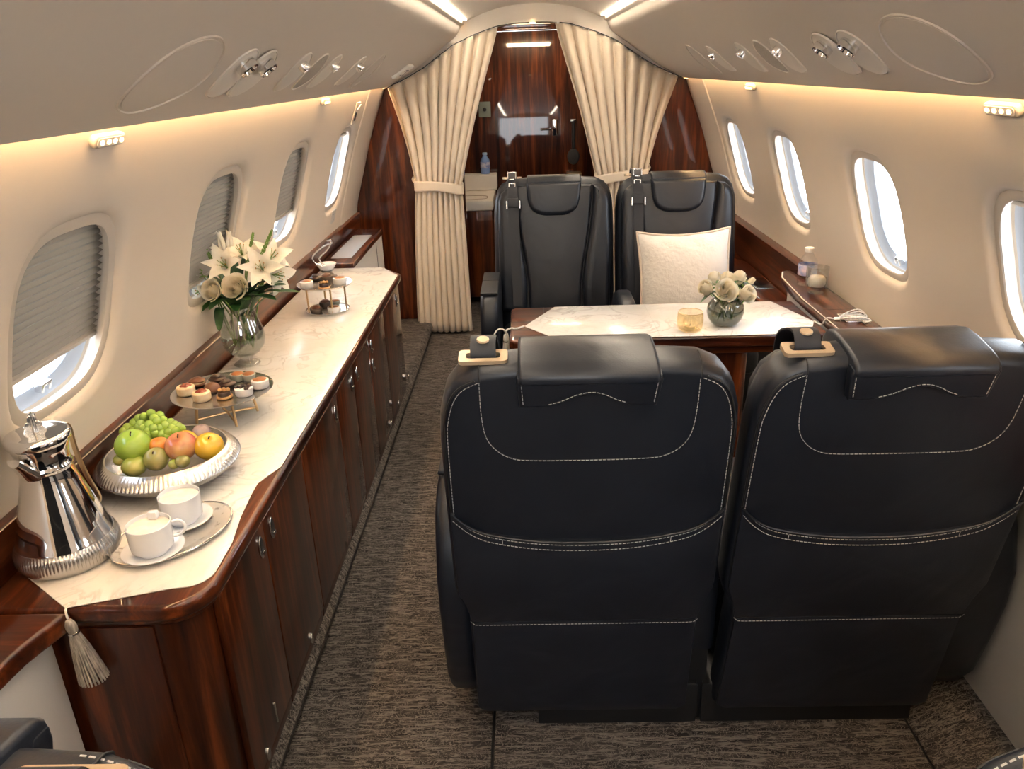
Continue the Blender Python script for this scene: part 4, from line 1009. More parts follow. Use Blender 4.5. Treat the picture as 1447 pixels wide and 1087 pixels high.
fruit('guava', 221, 649, .778, .0295, F_GUAVA, 'olive green guava at the front rim of the fruit bowl', 'guava', tilt=(.5, 0))
fruit('pear', 190, 659, .764, .0300, F_LIME, 'yellow green pear low in the bowl in front of the green apple', 'pear', .8, .1, False)
fruit('lime', 170, 650, .772, .0165, F_LIME, 'little green lime at the left inner edge of the fruit bowl', 'lime', .85, .03, False)
fruit('lime', 258, 652, .775, .0175, F_GUAVA, 'little olive lime at the front rim below the red apple', 'lime', .9, .05, False)
fruit('lime', 246, 656, .768, .0130, F_LIME, 'tiny green lime at the front rim between guava and olive lime', 'lime', .9, .05, False)
c = fruit_at(264, 620, .792); mg = thing('mango', c, 'curved orange mango lying behind the red apple', 'mango'); mg.rotation_euler = (0, .1, -.6)
part(MB().ball((0, 0, 0), (.042, .022, .020), 24, 14, lambda p: Vector((p.x, p.y, p.z-6*p.x*p.x))), 'flesh', F_YELLOW, mg, local=True)
c = fruit_at(285, 612, .790); ly = thing('plum', c, 'dusky mauve plum at the back of the fruit bowl', 'plum')
part(MB().ball((0, 0, 0), .024, 24, 14, apple_shape(.024, .9, .08)), 'flesh', fmat('mauve_plum_skin', (.20, .13, .13), (.38, .30, .28)), ly, local=True)
gb = thing('grape_bunch', fruit_at(216, 610, .785), 'bunch of green grapes heaped at the back of the fruit bowl', 'grapes')
gp = [(180, 605, .800), (189, 598, .806), (196, 592, .815), (204, 590, .820), (214, 585, .828), (226, 588, .826), (231, 595, .820), (222, 596, .822), (211, 601, .818), (203, 606, .81), (196, 604, .808), (187, 610, .798), (217, 606, .812), (226, 606, .808), (209, 610, .806), (234, 602, .812), (241, 598, .815), (247, 601, .81), (252, 603, .806), (243, 606, .806), (256, 606, .80), (238, 611, .80), (219, 613, .800), (229, 614, .796), (248, 610, .800), (208, 617, .797), (237, 617, .79), (199, 600, .814), (218, 592, .825), (175, 610, .794)]
g0 = None
for k, (px, py, z) in enumerate(gp):
    p = fruit_at(px, py, z)-gb.location
    if g0 is None: g0 = part(MB().ball((0, 0, 0), (.0118, .0118, .0132), 16, 10), 'grape', F_GRAPE, gb, local=True); o = g0
    else: o = g0.copy(); C.objects.link(o); o.parent = gb
    o.location = p; o.rotation_euler = (R_.uniform(-.6, .6), R_.uniform(-.6, .6), 0)
mb = MB(); ctr = Vector((0, 0, 0))
for px, py, z in gp[::2]: mb.tube([ctr+Vector((0, .005, .012)), (fruit_at(px, py, z)-gb.location)], .0014, 5)
part(mb, 'stalk', F_STEM, gb, local=True)

# tray, saucers, cups
ang = math.atan2(.204, .137); tc_ = Vector((-.845, 1.428, RT))
ty = thing('serving_tray', tc_, 'oval silver tray with raised rim holding the white cups', 'tray', rz=ang)
def ov(a, b, z, n=64): return [(a*math.cos(2*PI*k/n), b*math.sin(2*PI*k/n), z) for k in range(n)]
part(MB().rings([ov(.098, .062, .0006), ov(.104, .068, .0012), ov(.120, .084, .008), ov(.131, .095, .010), ov(.133, .097, .0085), ov(.1335, .0975, .010), ov(.132, .096, .0118), ov(.120, .084, .0098), ov(.106, .070, .0032), ov(.098, .062, .0022)]), 'tray_plate', M_TRAY, ty, local=True)
part(MB().tube([(.1325*math.cos(2*PI*k/72), .0965*math.sin(2*PI*k/72), .0115) for k in range(73)], .0022, 8), 'rolled_rim', M_SILVER, ty, local=True)
def cup_set(x, y, lab_s, lab_c, lump):
    z0 = RT+.0030
    sa = thing('saucer', (x, y, z0), lab_s, 'saucer', 'white saucers on the silver tray')
    part(MB().lathe([(.001, .002), (.022, .0), (.024, .0015), (.026, .002), (.048, .0075), (.0615, .0125), (.0622, .0138), (.0605, .014), (.047, .0095), (.027, .0045), (.024, .0035), (.001, .0035)], 48, P3), 'plate', M_PORC, sa, local=True)
    z1 = z0+.0038
    cp = thing('cup', (x, y, z1), lab_c, 'cup', 'white cups on the silver tray')
    part(MB().lathe([(.001, .001), (.028, .0002), (.030, .002), (.031, .010), (.036, .0125), (.0415, .0145), (.0432, .030), (.0438, .056), (.0440, .068), (.0428, .0688), (.0420, .068), (.0422, .056), (.0415, .030), (.038, .016), (.001, .014)], 48, P3), 'cup_body', M_PORC, cp, local=True)
    hd = Vector((.92, .38, 0)) if lump else Vector((-.3, .954, 0)); up = Vector((0, 0, 1))
    part(MB().tube(spline([hd*.0415+up*.058, hd*.056+up*.062, hd*.067+up*.050, hd*.066+up*.036, hd*.054+up*.027, hd*.041+up*.028], 20), .0034, 8), 'handle', M_PORC, cp, local=True)
    part(MB().lathe([(.001, .0600), (.030, .0600), (.0415, .0597), (.0416, .058), (.001, .056)], 40, P3), 'milk_foam', M_FOAM, cp, local=True)
    return z1
z1 = cup_set(-.857, 1.360, 'white saucer nearer the carafe on the silver tray', 'white handled cup nearer the carafe, with a white lump on its rim', True)
cup_set(-.842, 1.478, 'white saucer nearer the fruit bowl on the silver tray', 'white cup nearer the fruit bowl, without a lump on its rim', False)
mb = MB(); mb.box(-.868, -.850, 1.384, 1.398, z1+.0605, z1+.0785, .003)
single(mb, 'sugar_cube', M_PORC, (-.859, 1.391, z1+.0605), 'white sugar lump standing at the back of the near cup', 'sugar')

# pastry stand with crossed gold legs
sx, sy = -.946, 2.046; PZ = RT+.086
ps = thing('pastry_stand', (sx, sy, RT), 'round silver platter on crossed gold legs, full of pastries, in front of the lilies', 'pastry stand')
D0 = lambda x, y, z: (sx+x, sy+y, PZ+z)
part(MB().lathe([(.001, -.004), (.10, -.004), (.128, -.001), (.139, .003), (.1405, .005), (.138, .0055), (.126, .0022), (.10, .0), (.001, .0)], 64, D0), 'platter', M_SILVER, ps)
feet = [(math.cos(a)*.085, math.sin(a)*.085) for a in (.5, 2.2, 3.64, 5.34)]
for k, (x, y) in enumerate(feet):
    mb = MB(); mb.tube([D0(x*.86, y*.86, -.003), D0(x, y, -.0832)], .0042, 8); part(mb, 'leg', M_GOLD, ps)
for k in (0, 1):
    mb = MB(); a, b = feet[k], feet[k+2]; mb.tube([D0(a[0]*.985, a[1]*.985, -.072), D0(0, 0, -.068+.004*k), D0(b[0]*.985, b[1]*.985, -.072)], .0034, 8); part(mb, 'stretcher', M_GOLD, ps)
K_CREAM = mottled('baked_cream_pastry', (.72, .50, .27), (.85, .72, .52), 40, .5); K_RED = plain('red_jam', (.22, .035, .018), .25, coat=.5)
K_CHOC = plain('dark_chocolate', (.035, .014, .008), .3, coat=.2); K_MILK = plain('milk_chocolate', (.14, .055, .028), .4); K_TAN = mottled('tan_biscuit', (.45, .24, .09), (.60, .36, .16), 60, .6)
K_PAPER = plain('white_paper_case', (.80, .77, .74), .7); K_CARA = plain('caramel_topping', (.30, .10, .025), .3, coat=.4); K_GREY = plain('cocoa_case', (.12, .085, .065), .7); K_MINT = plain('grey_green_case', (.40, .40, .33), .6)
def pastry(kind, x, y, z, label, group, r=.0245):
    t = thing('pastry', (x, y, z), label, 'pastry', group); k = r/.0245
    Pp = lambda mb, n, m, l=None: part(mb, n, m, t, l, local=True)
    ra = R_.uniform(0, 6)
    if kind == 'tart':
        Pp(MB().lathe([(.001, .0), (.023*k, .0), (.025*k, .003*k), (.0255*k, .010*k), (.025*k, .013*k), (.0258*k, .016*k), (.0245*k, .022*k), (.020*k, .025*k), (.001, .0245*k)], 28, P3), 'crust', K_CREAM)
        Pp(MB().ball((.001, .001, .0245*k), (.016*k, .0145*k, .006*k), 18, 8, lambda p: p*(1+.15*math.sin(5*math.atan2(p.y, p.x)+ra))), 'topping', K_RED)
    elif kind == 'white_tart':
        Pp(MB().lathe([(.001, .0), (.0225*k, .0), (.0245*k, .003*k), (.025*k, .018*k), (.0245*k, .022*k), (.020*k, .024*k), (.001, .0238*k)], 28, P3), 'case', K_PAPER)
        Pp(MB().ball((0, 0, .0232*k), (.0205*k, .019*k, .0052*k), 20, 8, lambda p: p*(1+.06*math.sin(7*math.atan2(p.y, p.x)+ra))), 'topping', K_CARA)
    elif kind == 'choc_tart':
        Pp(MB().lathe([(.001, .0), (.0225*k, .0), (.0245*k, .003*k), (.025*k, .018*k), (.0245*k, .021*k), (.001, .0215*k)], 28, P3), 'case', K_PAPER)
        mb = MB()
        for j in range(26):
            a, q = R_.uniform(0, 6.28), .020*k*math.sqrt(R_.random()); mb.ball((q*math.cos(a), q*math.sin(a), .0215*k+.005*k*R_.random()), (.005*k, .004*k, .0035*k), 7, 5)
        Pp(mb, 'topping', K_CHOC)
    elif kind == 'dome':
        Pp(MB().lathe([(.001, 0), (.022*k, 0), (.0235*k, .004*k), (.022*k, .012*k), (.017*k, .020*k), (.009*k, .0245*k), (.001, .0255*k)], 26, P3), 'shell', K_MILK)
        Pp(MB().lathe([(.024*k, .0), (.0262*k, .0005), (.0255*k, .005*k), (.0235*k, .0052*k)], 26, P3), 'rim', K_CHOC)
    elif kind == 'choc':
        Pp(MB().ball((0, 0, .009*k), (.026*k, .021*k, .0088*k), 20, 10), 'sponge', K_CHOC)
        Pp(MB().ball((-.003*k, 0, .017*k), (.015*k, .014*k, .007*k), 18, 8, lambda p: p*(1+.12*math.sin(4*math.atan2(p.y, p.x)+ra))), 'topping', K_CHOC)
    elif kind == 'nut':
        Pp(MB().lathe([(.001, 0), (.021*k, 0), (.0225*k, .003*k), (.021*k, .007*k), (.001, .0075*k)], 24, P3), 'biscuit', K_TAN)
        Pp(MB().lathe([(.001, .007*k), (.0175*k, .007*k), (.018*k, .016*k), (.016*k, .019*k), (.001, .0195*k)], 24, P3), 'filling', K_CHOC)
        mb = MB()
        for a, b, c in ((-.010, -.002, .006), (0, .002, .0075), (.011, .003, .0065)): mb.ball((a*k, b*k, .023*k), (c*k, c*k*.9, c*k*.85), 12, 8)
        Pp(mb, 'nuts', K_TAN)
    elif kind == 'cup':
        Pp(MB().lathe([(.001, 0), (.015*k, 0), (.0165*k, .004*k), (.0205*k, .020*k), (.0195*k, .0215*k), (.001, .021*k)], 26, P3), 'case', K_MINT)
        Pp(MB().ball((0, 0, .021*k), (.0175*k, .0175*k, .006*k), 18, 8), 'topping', K_CARA)
    elif kind == 'cocoa':
        Pp(MB().lathe([(.001, 0), (.019*k, 0), (.022*k, .003*k), (.0245*k, .016*k), (.023*k, .020*k), (.001, .020*k)], 26, P3), 'case', K_GREY)
        Pp(MB().ball((0, 0, .020*k), (.018*k, .018*k, .011*k), 20, 10), 'topping', K_MILK)
    elif kind == 'macaron':
        Pp(MB().ball((0, 0, .006*k), (.0235*k, .0235*k, .006*k), 20, 8), 'base', K_MILK)
        Pp(MB().lathe([(.001, .009*k), (.020*k, .009*k), (.0205*k, .0125*k), (.001, .0125*k)], 22, P3), 'filling', K_CREAM)
        Pp(MB().ball((0, 0, .0155*k), (.0235*k, .0225*k, .0078*k), 20, 8, lambda p: p*(1+.07*math.sin(3*math.atan2(p.y, p.x)+ra))), 'top', K_RED if False else K_MILK)
    return t
G1 = 'pastries on the gold-legged platter'
zp = PZ+.0012
def pp(kind, px, py, label, dz=0):
    p = onZ(px, py, zp+.008); q = Vector((p.x-sx, p.y-sy)); 
    if q.length > .112: q = q*(.112/q.length)
    return pastry(kind, sx+q.x, sy+q.y, zp+(.0016 if q.length > .1 else 0), label, G1)
pp('tart', 263, 553, 'cream tart with red top at the left end of the gold-legged platter')
pp('tart', 285, 561, 'cream tart with red top at the front edge of the gold-legged platter')
pp('macaron', 279, 541, 'reddish brown round cake behind the two cream tarts')
pp('choc', 307, 536, 'dark chocolate cake at the back of the gold-legged platter, left of the little cups')
pp('dome', 300, 549, 'milk brown dome in the middle left of the gold-legged platter')
pp('choc', 321, 543, 'dark chocolate cake at the centre of the gold-legged platter')
pp('nut', 317, 558, 'biscuit with chocolate and nuts on top at the front of the platter')
pp('cup', 336, 534, 'caramel topped little cup at the back, left of its twin')
pp('cup', 352, 534, 'caramel topped little cup at the back, beside the white tart')
pp('choc_tart', 345, 554, 'white cased tart with dark chocolate crumbs on the platter')
pp('white_tart', 368, 544, 'white cased tart with glossy brown top at the right end of the platter')

# tiered stand
tx, ty_ = -.905, 3.122
T0 = lambda x, y, z: (tx+x, ty_+y, RT+z)
ts2 = thing('tiered_stand', (tx, ty_, RT), 'two-tier silver stand with pastries, further along the credenza', 'tiered stand')
part(MB().lathe([(.001, .001), (.086, .001), (.090, .005), (.0905, .009), (.0885, .0095), (.086, .006), (.001, .005)], 48, T0), 'lower_tray', M_SILVER, ts2)
part(MB().lathe([(.001, .112), (.105, .112), (.112, .115), (.1135, .119), (.1115, .1195), (.104, .117), (.001, .116)], 48, T0), 'upper_tray', M_SILVER, ts2)
for a in (3.6, 5.2, .4, 1.9):
    mb = MB(); mb.tube([T0(.078*math.cos(a), .078*math.sin(a), .004), T0(.078*math.cos(a), .078*math.sin(a), .113)], .0038, 8); part(mb, 'post', M_GOLD, ts2)
G2, G3 = 'pastries on the upper tier', 'pastries on the lower tier'
for kind, px, py, lb in (('white_tart', 430, 404, 'white cased brown topped tart at the left of the upper tier'), ('nut', 458, 405, 'tan biscuit pastry at the front of the upper tier'), ('choc', 447, 393, 'dark chocolate cake at the back left of the upper tier'), ('cocoa', 462, 394, 'dark cocoa cake in the middle of the upper tier'), ('white_tart', 480, 398, 'white cased brown topped tart at the right of the upper tier'), ('choc', 471, 388, 'dark chocolate cake at the back right of the upper tier')):
    p = onZ(px, py, RT+.125); q = Vector((p.x-tx, p.y-ty_)); q = q*min(1, .082/q.length); pastry(kind, tx+q.x, ty_+q.y, RT+.1165, lb, G2, .0265)
for kind, px, py, lb in (('cocoa', 447, 440, 'brown domed cake at the left of the lower tier'), ('white_tart', 474, 440, 'white cased brown topped tart at the front right of the lower tier'), ('cocoa', 460, 431, 'brown cake at the back middle of the lower tier'), ('cup', 474, 430, 'little cup cake at the back right of the lower tier')):
    p = onZ(px, py, RT+.012); q = Vector((p.x-tx, p.y-ty_)); q = q*min(1, .060/q.length); pastry(kind, tx+q.x, ty_+q.y, RT+.0055, lb, G3, .0255)

# little white dish and silver bird-like tongs behind the tiered stand
dx, dy_ = -1.02, 3.62
sv = thing('silver_saucer', (dx, dy_, RT), 'small silver saucer behind the tiered pastry stand', 'saucer')
part(MB().lathe([(.001, 0), (.03, 0), (.045, .004), (.058, .010), (.059, .012), (.044, .007), (.001, .003)], 36, P3), 'plate', M_SILVER, sv, local=True)
part(MB().lathe([(.012, .002), (.008, .015), (.008, .04), (.03, .046), (.032, .05), (.001, .05)], 24, P3), 'pedestal', M_SILVER, sv, local=True)
wd = thing('white_dish', (dx, dy_, RT+.0505), 'little white dish on the silver saucer behind the tiered stand', 'dish')
part(MB().lathe([(.001, 0), (.022, 0), (.034, .010), (.047, .032), (.0475, .034), (.045, .033), (.032, .013), (.001, .006)], 32, P3), 'bowl', M_PORC, wd, local=True)
tg = thing('serving_tongs', (dx, dy_, RT+.062), 'pair of silver serving tongs standing in the little white dish', 'tongs')
mb = MB(); mb.tube(spline([(.0, .0, .0), (-.03, .0, .045), (.01, .01, .085), (.035, .01, .125), (.012, .01, .128)], 24), .004, 6); part(mb, 'arm', M_SILVER, tg, local=True)
mb = MB(); mb.tube(spline([(.01, -.005, .0), (-.05, -.01, .030), (-.055, -.01, .062), (-.01, 0, .10), (.04, .005, .12)], 24), .004, 6); part(mb, 'arm', M_SILVER, tg, local=True)

# ------------------------------------------------------------------ flowers
def frame(d):
    d = Vector(d).normalized(); a = Vector((0, 0, 1)) if abs(d.z) < .95 else Vector((1, 0, 0)); u = d.cross(a).normalized(); return u, u.cross(d), d
def petal(mb, base, u, v, d, ang, L, W, open_, curl, cup=.25, nu=9, nv=5, r0=.004):
    rad = u*math.cos(ang)+v*math.sin(ang); tan = d.cross(rad)
    def fn(a, b):
        s = a; w = W*math.sin(PI*min(1, (s*.93+.05))**.85)*(1 if s < .97 else .4); k = b*2-1
        th = open_*s+curl*s*s
        out = r0+L*(math.sin(open_)*s*.75+.45*s*s*math.sin(min(th, 2.2))*.8); fw = L*(math.cos(open_*.8)*s-.35*max(0, curl)*s*s*s)
        p = base+rad*out+d*fw+tan*(w*k)
        return p+(d*math.cos(th)*-0+rad*-1*math.cos(th)+d*math.sin(th))*(-cup*w*(k*k)*-1)
    mb.grid(fn, nu, nv)
def lily(label, head, d, stem_to, L=.075, openk=.75, curl=.9, bud=False, group='white lilies in the glass vase'):
    head = Vector(head); u, v, d = frame(d); t = thing('lily', stem_to, label, 'flower', group)
    mb = MB()
    if bud:
        for k in range(6): petal(mb, head-d*L*.5, u, v, d, k*PI/3, L*.95, .013, .10, -.12, .5)
    else:
        for k in range(6): petal(mb, head-d*L*.35, u, v, d, k*PI/3+R_.uniform(-.12, .12), L*(1.0 if k % 2 else .93), .0235 if k % 2 else .0180, openk+R_.uniform(-.08, .08), curl+R_.uniform(-.15, .2))
    part(mb, 'petals', M_PETAL, t, sharp=180)
    if not bud:
        mb = MB(); m2 = MB(); b = head-d*L*.35
        for k in range(6):
            a = k*PI/3+.5; e = b+d*L*.62+(u*math.cos(a)+v*math.sin(a))*L*.17; mb.tube([b, b.lerp(e, .5)+d*.003, e], .0009, 5); m2.ball(e, (.0014, .0014, .0032), 7, 5)
        mb.tube([b, b+d*L*.72], .0013, 5)
        part(mb, 'stamens', M_LEAF2, t); part(m2, 'anthers', M_POLLEN, t)
    b = head-d*L*.35; st = Vector(stem_to); mb = MB(); mb.tube(spline([b, b-d*.03+Vector((0, 0, -.01)), (b*.35+st*.65)+Vector((0, 0, .03)), st], 14), .0027, 6); part(mb, 'stem', M_LEAF2, t)
    return t
def rose(label, head, d, stem_to, r=.026, group=None, openr=1.0):
    head = Vector(head); u, v, d = frame(d); t = thing('rose', stem_to, label, 'flower', group); mb = MB()
    def scroll(i, j):   # furled heart of the rose
        a = 5.5*PI*i; rad = r*(.05+.40*i)*(.72+.28*math.sin(min(1, j*1.1)*PI/2)+.10*j**4)
        return head+(u*math.cos(a)+v*math.sin(a))*rad+d*(r*(-.30+(1.22-.10*i)*j+.03*math.sin(3*a)*j))
    mb.grid(scroll, 70, 8)
    for ring, (n, r0, rt, z1, flare) in enumerate(((3, .44, .56, .86, .03), (4, .54, .70, .78, .06), (5, .62, .86, .64, .11), (5, .68, 1.0, .42, .20))):
        for k in range(n):
            a0 = 2*PI*k/n+ring*.9+R_.uniform(-.15, .15); half = PI/n*1.35; tw = R_.uniform(.10, .17)
            def fn(i, j, a0=a0, half=half, r0=r0, rt=rt, z1=z1, flare=flare, tw=tw):
                s = i; q = j*2-1; a = a0+q*half*math.sin(min(1, s*.75+.28)*PI*.62)
                belly = r0+(rt-r0)*math.sin(min(1, s*1.1)*PI/2)
                lip = max(0, s-.72)/.28
                rad = r*openr**.4*(belly+tw*q+flare*openr*lip**1.5*(1-.35*q*q))
                z = r*(-.55+(z1+.55)*s*(1-.13*abs(q)**2.5)-flare*.55*lip**2)
                return head+(u*math.cos(a)+v*math.sin(a))*rad+d*z
            mb.grid(fn, 11, 9)
    part(mb, 'petals', M_ROSE, t, sharp=180)
    mb = MB(); st = Vector(stem_to); b = head-d*r*.55
    mb.ball(b, (r*.32, r*.32, r*.26), 12, 8)
    for k in range(5):
        a = 2*PI*k/5; e = (u*math.cos(a)+v*math.sin(a)); mb.tube([b, b+e*r*.7+d*r*.05, b+e*r*1.05-d*r*.18], [.004, .0028, .0006], 5)
    part(mb, 'sepals', M_LEAF2, t)
    mb = MB(); mb.tube(spline([b, b-d*.02+Vector((0, 0, -.01)), (b*.35+st*.65)+Vector((0, 0, .02)), st], 14), .0024, 6); part(mb, 'stem', M_LEAF2, t)
    return t
def leafspray(label, pts, w, stem_to, name='leaf_spray', group='green leaf sprays in the glass vase', mat=None):
    """several blades leaving the vase mouth and bending to their tips"""
    t = thing(name, stem_to, label, 'foliage', group)
    for tip in pts:
        mb = MB(); tip = Vector(tip); st = Vector(stem_to); mid = st.lerp(tip, .5)+Vector((0, 0, .035)); path = spline([st, mid, tip], 12); rs = []
        for i, p in enumerate(path):
            tt = (path[min(i+1, 12)]-path[max(i-1, 0)]).normalized(); sd_ = tt.cross(Vector((0, 0, 1))); sd_ = sd_.normalized() if sd_.length > .05 else Vector((1, 0, 0)); s = i/12
            ww = w*(max(0, math.sin(PI*max(0, (s-.18)/.82)))**.8 if s > .18 else 0)+.0012
            upn = sd_.cross(tt); rs.append([p-sd_*ww+upn*ww*.3, p-upn*.0008, p+sd_*ww+upn*ww*.3, p+upn*.0009])
        mb.rings(rs); part(mb, 'leaf', mat or M_LEAF, t, sharp=70)
    return t
vx, vy = -1.037, 2.495
V0 = lambda x, y, z: (vx+x, vy+y, RT+z)
vs_ = thing('flower_vase', (vx, vy, RT), 'tall footed clear glass vase holding the white lilies', 'vase')
part(MB().lathe([(.001, .002), (.040, .0005), (.044, .004), (.038, .010), (.022, .018), (.020, .026), (.030, .034), (.052, .048), (.068, .072), (.0735, .098), (.070, .125), (.060, .155), (.0535, .185), (.053, .203), (.0555, .208), (.0535, .2085), (.051, .203), (.0515, .185), (.058, .155), (.068, .125), (.0713, .098), (.066, .073), (.050, .050), (.030, .037), (.001, .034)], 56, V0), 'glass', G_CLEAR, vs_)
part(MB().lathe([(.001, .0355), (.030, .0385), (.049, .0515), (.065, .074), (.0703, .098), (.067, .125), (.0625, .138), (.001, .138)], 48, V0), 'water', G_WATER, vs_)
MO = Vector((vx, vy, RT+.205))
def hp2(px, py, y): return onY(px, py, y)
def foot(k): a = k*1.7; return Vector((vx+.028*math.cos(a), vy+.028*math.sin(a), RT+.060+.006*(k % 4)))
lily('open white lily facing forward at the upper left of the bouquet', hp2(316, 374, 2.44), (.05, -.75, .45), foot(0), .088, .50, .75)
lily('open white lily facing forward at the upper right of the bouquet', hp2(369, 378, 2.42), (.15, -.75, .40), foot(1), .088, .66, .7)
lily('white lily drooping out at the far left of the bouquet towards the wall', hp2(268, 393, 2.47), (-.9, -.35, .02), foot(2), .080, .6, 1.0)
lily('white lily at the top middle of the bouquet behind the front ones', hp2(341, 355, 2.53), (.05, -.4, .8), foot(3), .078, .75, .8)
lily('white lily at the top right of the bouquet', hp2(384, 362, 2.54), (.5, -.45, .6), foot(4), .080, .75, .8)
lily('white lily low on the right side of the bouquet', hp2(392, 389, 2.47), (.8, -.5, .05), foot(5), .078, .7, .9)
lily('closed white lily bud at the very top of the bouquet, left one', hp2(312, 341, 2.52), (-.12, 0, 1), foot(6), .075, bud=True)
lily('closed white lily bud at the very top of the bouquet, right one', hp2(324, 340, 2.54), (.08, 0, 1), foot(7), .075, bud=True)
lily('white lily bud pointing left behind the drooping lily', hp2(296, 352, 2.56), (-.3, .1, .9), foot(8), .07, bud=True)
lily('white flower tucked low on the left under the drooping lily', hp2(283, 412, 2.46), (-.6, -.6, -.1), foot(9), .05, .5, .6)
rose('white rose in the centre front of the lily bouquet', hp2(333, 405, 2.40), (.0, -.9, .38), foot(10), .036, 'white roses among the lilies')
rose('smaller white rose at the left front of the lily bouquet', hp2(300, 410, 2.41), (-.25, -.85, .35), foot(11), .031, 'white roses among the lilies')
Lf = lambda *a: [hp2(px, py, y) for px, py, y in a]
leafspray('dark leaves spreading to the left under the roses', Lf((262, 434, 2.42), (279, 445, 2.40), (296, 438, 2.36)), .017, foot(12)+Vector((0, 0, .135)))
leafspray('dark leaf hanging down the left side of the vase', Lf((310, 468, 2.40),), .015, MO+Vector((-.04, -.02, -.002)))
leafspray('dark leaves spreading to the right under the lilies', Lf((404, 402, 2.42), (424, 413, 2.44), (390, 424, 2.38), (410, 392, 2.50), (398, 412, 2.40)), .017, MO+Vector((.03, -.01, -.03)))
leafspray('dark leaves at the front of the vase mouth', Lf((334, 440, 2.36), (352, 424, 2.36), (318, 424, 2.37), (372, 404, 2.38), (362, 416, 2.37)), .017, MO+Vector((0, -.01, -.04)))
leafspray('broad dark leaves under the right hand lilies', Lf((372, 418, 2.42), (388, 406, 2.44), (400, 398, 2.46), (380, 396, 2.40), (362, 398, 2.40), (350, 408, 2.38)), .021, MO+Vector((.015, -.015, -.03)))
leafspray('broad dark leaves between the two white roses', Lf((316, 398, 2.43), (318, 420, 2.39), (346, 392, 2.43), (290, 424, 2.40), (330, 386, 2.45)), .020, MO+Vector((-.01, -.01, -.03)))
leafspray('dark leaves filling the back of the bouquet', Lf((350, 352, 2.55), (380, 372, 2.56), (300, 376, 2.56), (328, 362, 2.54), (408, 376, 2.55), (285, 388, 2.54)), .018, MO+Vector((0, .02, -.04)))
def sprig(label, tip, st):
    t = thing('bud_sprig', st, label, 'foliage', 'green bud sprigs in the glass vase'); tip = Vector(tip); st = Vector(st); pth = spline([st, st.lerp(tip, .55)+Vector((0, 0, .02)), tip], 20)
    part(MB().tube(pth, [.0026-.0016*i/20 for i in range(21)], 6), 'stem', M_LEAF2, t)
    mb = MB()
    for i in range(10, 21):
        p = pth[i]; s = 1-.5*(i-10)/10
        for sg in (-1, 1):
            d = (pth[min(i+1, 20)]-pth[i-1]).normalized(); sd_ = d.orthogonal().normalized()*sg; mb.tube([p, p+sd_*.006*s+d*.007, p+sd_*.005*s+d*.016*s+d*.004], [.0015, .0038*s, .0006], 6)
    part(mb, 'buds', M_LEAF2, t)
sprig('green bud sprig sticking out at the far left of the bouquet', hp2(253, 352, 2.48), MO+Vector((-.03, 0, -.03)))
sprig('tall green bud sprig at the right of the bouquet top', hp2(383, 329, 2.52), MO+Vector((.02, .01, -.03)))
sprig('thin green bud sprig near the middle of the bouquet top', hp2(357, 333, 2.55), MO+Vector((.01, .02, -.03)))
sprig('green bud sprig rising left of the lily buds', hp2(291, 352, 2.53), MO+Vector((-.02, .02, -.03)))

# round smoked vase with roses on the table
wx0, wy0 = .628, 2.655; TZ = TT+.0028
W0 = lambda x, y, z: (wx0+x, wy0+y, TZ+z)
rv = thing('rose_bowl_vase', (wx0, wy0, TZ), 'round smoked glass vase with white roses on the table runner', 'vase')
part(MB().lathe([(.001, .0005), (.030, .0005), (.046, .010), (.0595, .030), (.065, .052), (.0615, .076), (.050, .094), (.042, .101), (.043, .104), (.040, .1035), (.0395, .100), (.048, .092), (.0595, .075), (.063, .052), (.0575, .031), (.044, .012), (.001, .006)], 56, W0), 'glass', G_SMOKE, rv)
part(MB().lathe([(.001, .0075), (.042, .013), (.056, .0315), (.0615, .052), (.059, .066), (.001, .066)], 48, W0), 'water', G_WATER, rv)
def foot2(k): a = k*1.1; return Vector((wx0+.026*math.cos(a), wy0+.026*math.sin(a), TZ+.020+.003*(k % 3)))
RG = 'white roses in the round smoked vase'
def rr_(label, px, py, y, d, k, r, op=1.0): rose(label, hp2(px, py, y), d, foot2(k), r, RG, op)
rr_('white rose in the front middle of the round vase', 1026, 411, 2.60, (.02, -.85, .45), 0, .034)
rr_('white rose at the left of the round vase, half turned away', 998, 407, 2.63, (-.75, -.35, .5), 1, .031, .6)
rr_('white rose at the right front of the round vase', 1055, 416, 2.62, (.35, -.75, .35), 2, .033, .7)
rr_('tall white rose at the upper right of the round vase', 1044, 394, 2.68, (.25, .05, 1), 3, .033, .4)
rr_('white rose at the upper left of the round vase behind the left one', 1010, 394, 2.70, (-.2, .1, 1), 4, .030, .5)
rr_('white rose at the back middle of the round vase', 1028, 394, 2.72, (.05, .2, .9), 5, .029, .5)
rr_('small white rosebud at the far right of the round vase', 1061, 398, 2.70, (.7, 0, .7), 6, .019, .2)
leafspray('green leaves around the mouth of the round rose vase', [hp2(990, 428, 2.62), hp2(1012, 400, 2.60), hp2(1040, 424, 2.60), hp2(1068, 405, 2.68), hp2(1052, 400, 2.66), hp2(1062, 428, 2.66)], .009, Vector((wx0, wy0, TZ+.09)), group='rose leaves in the round vase')

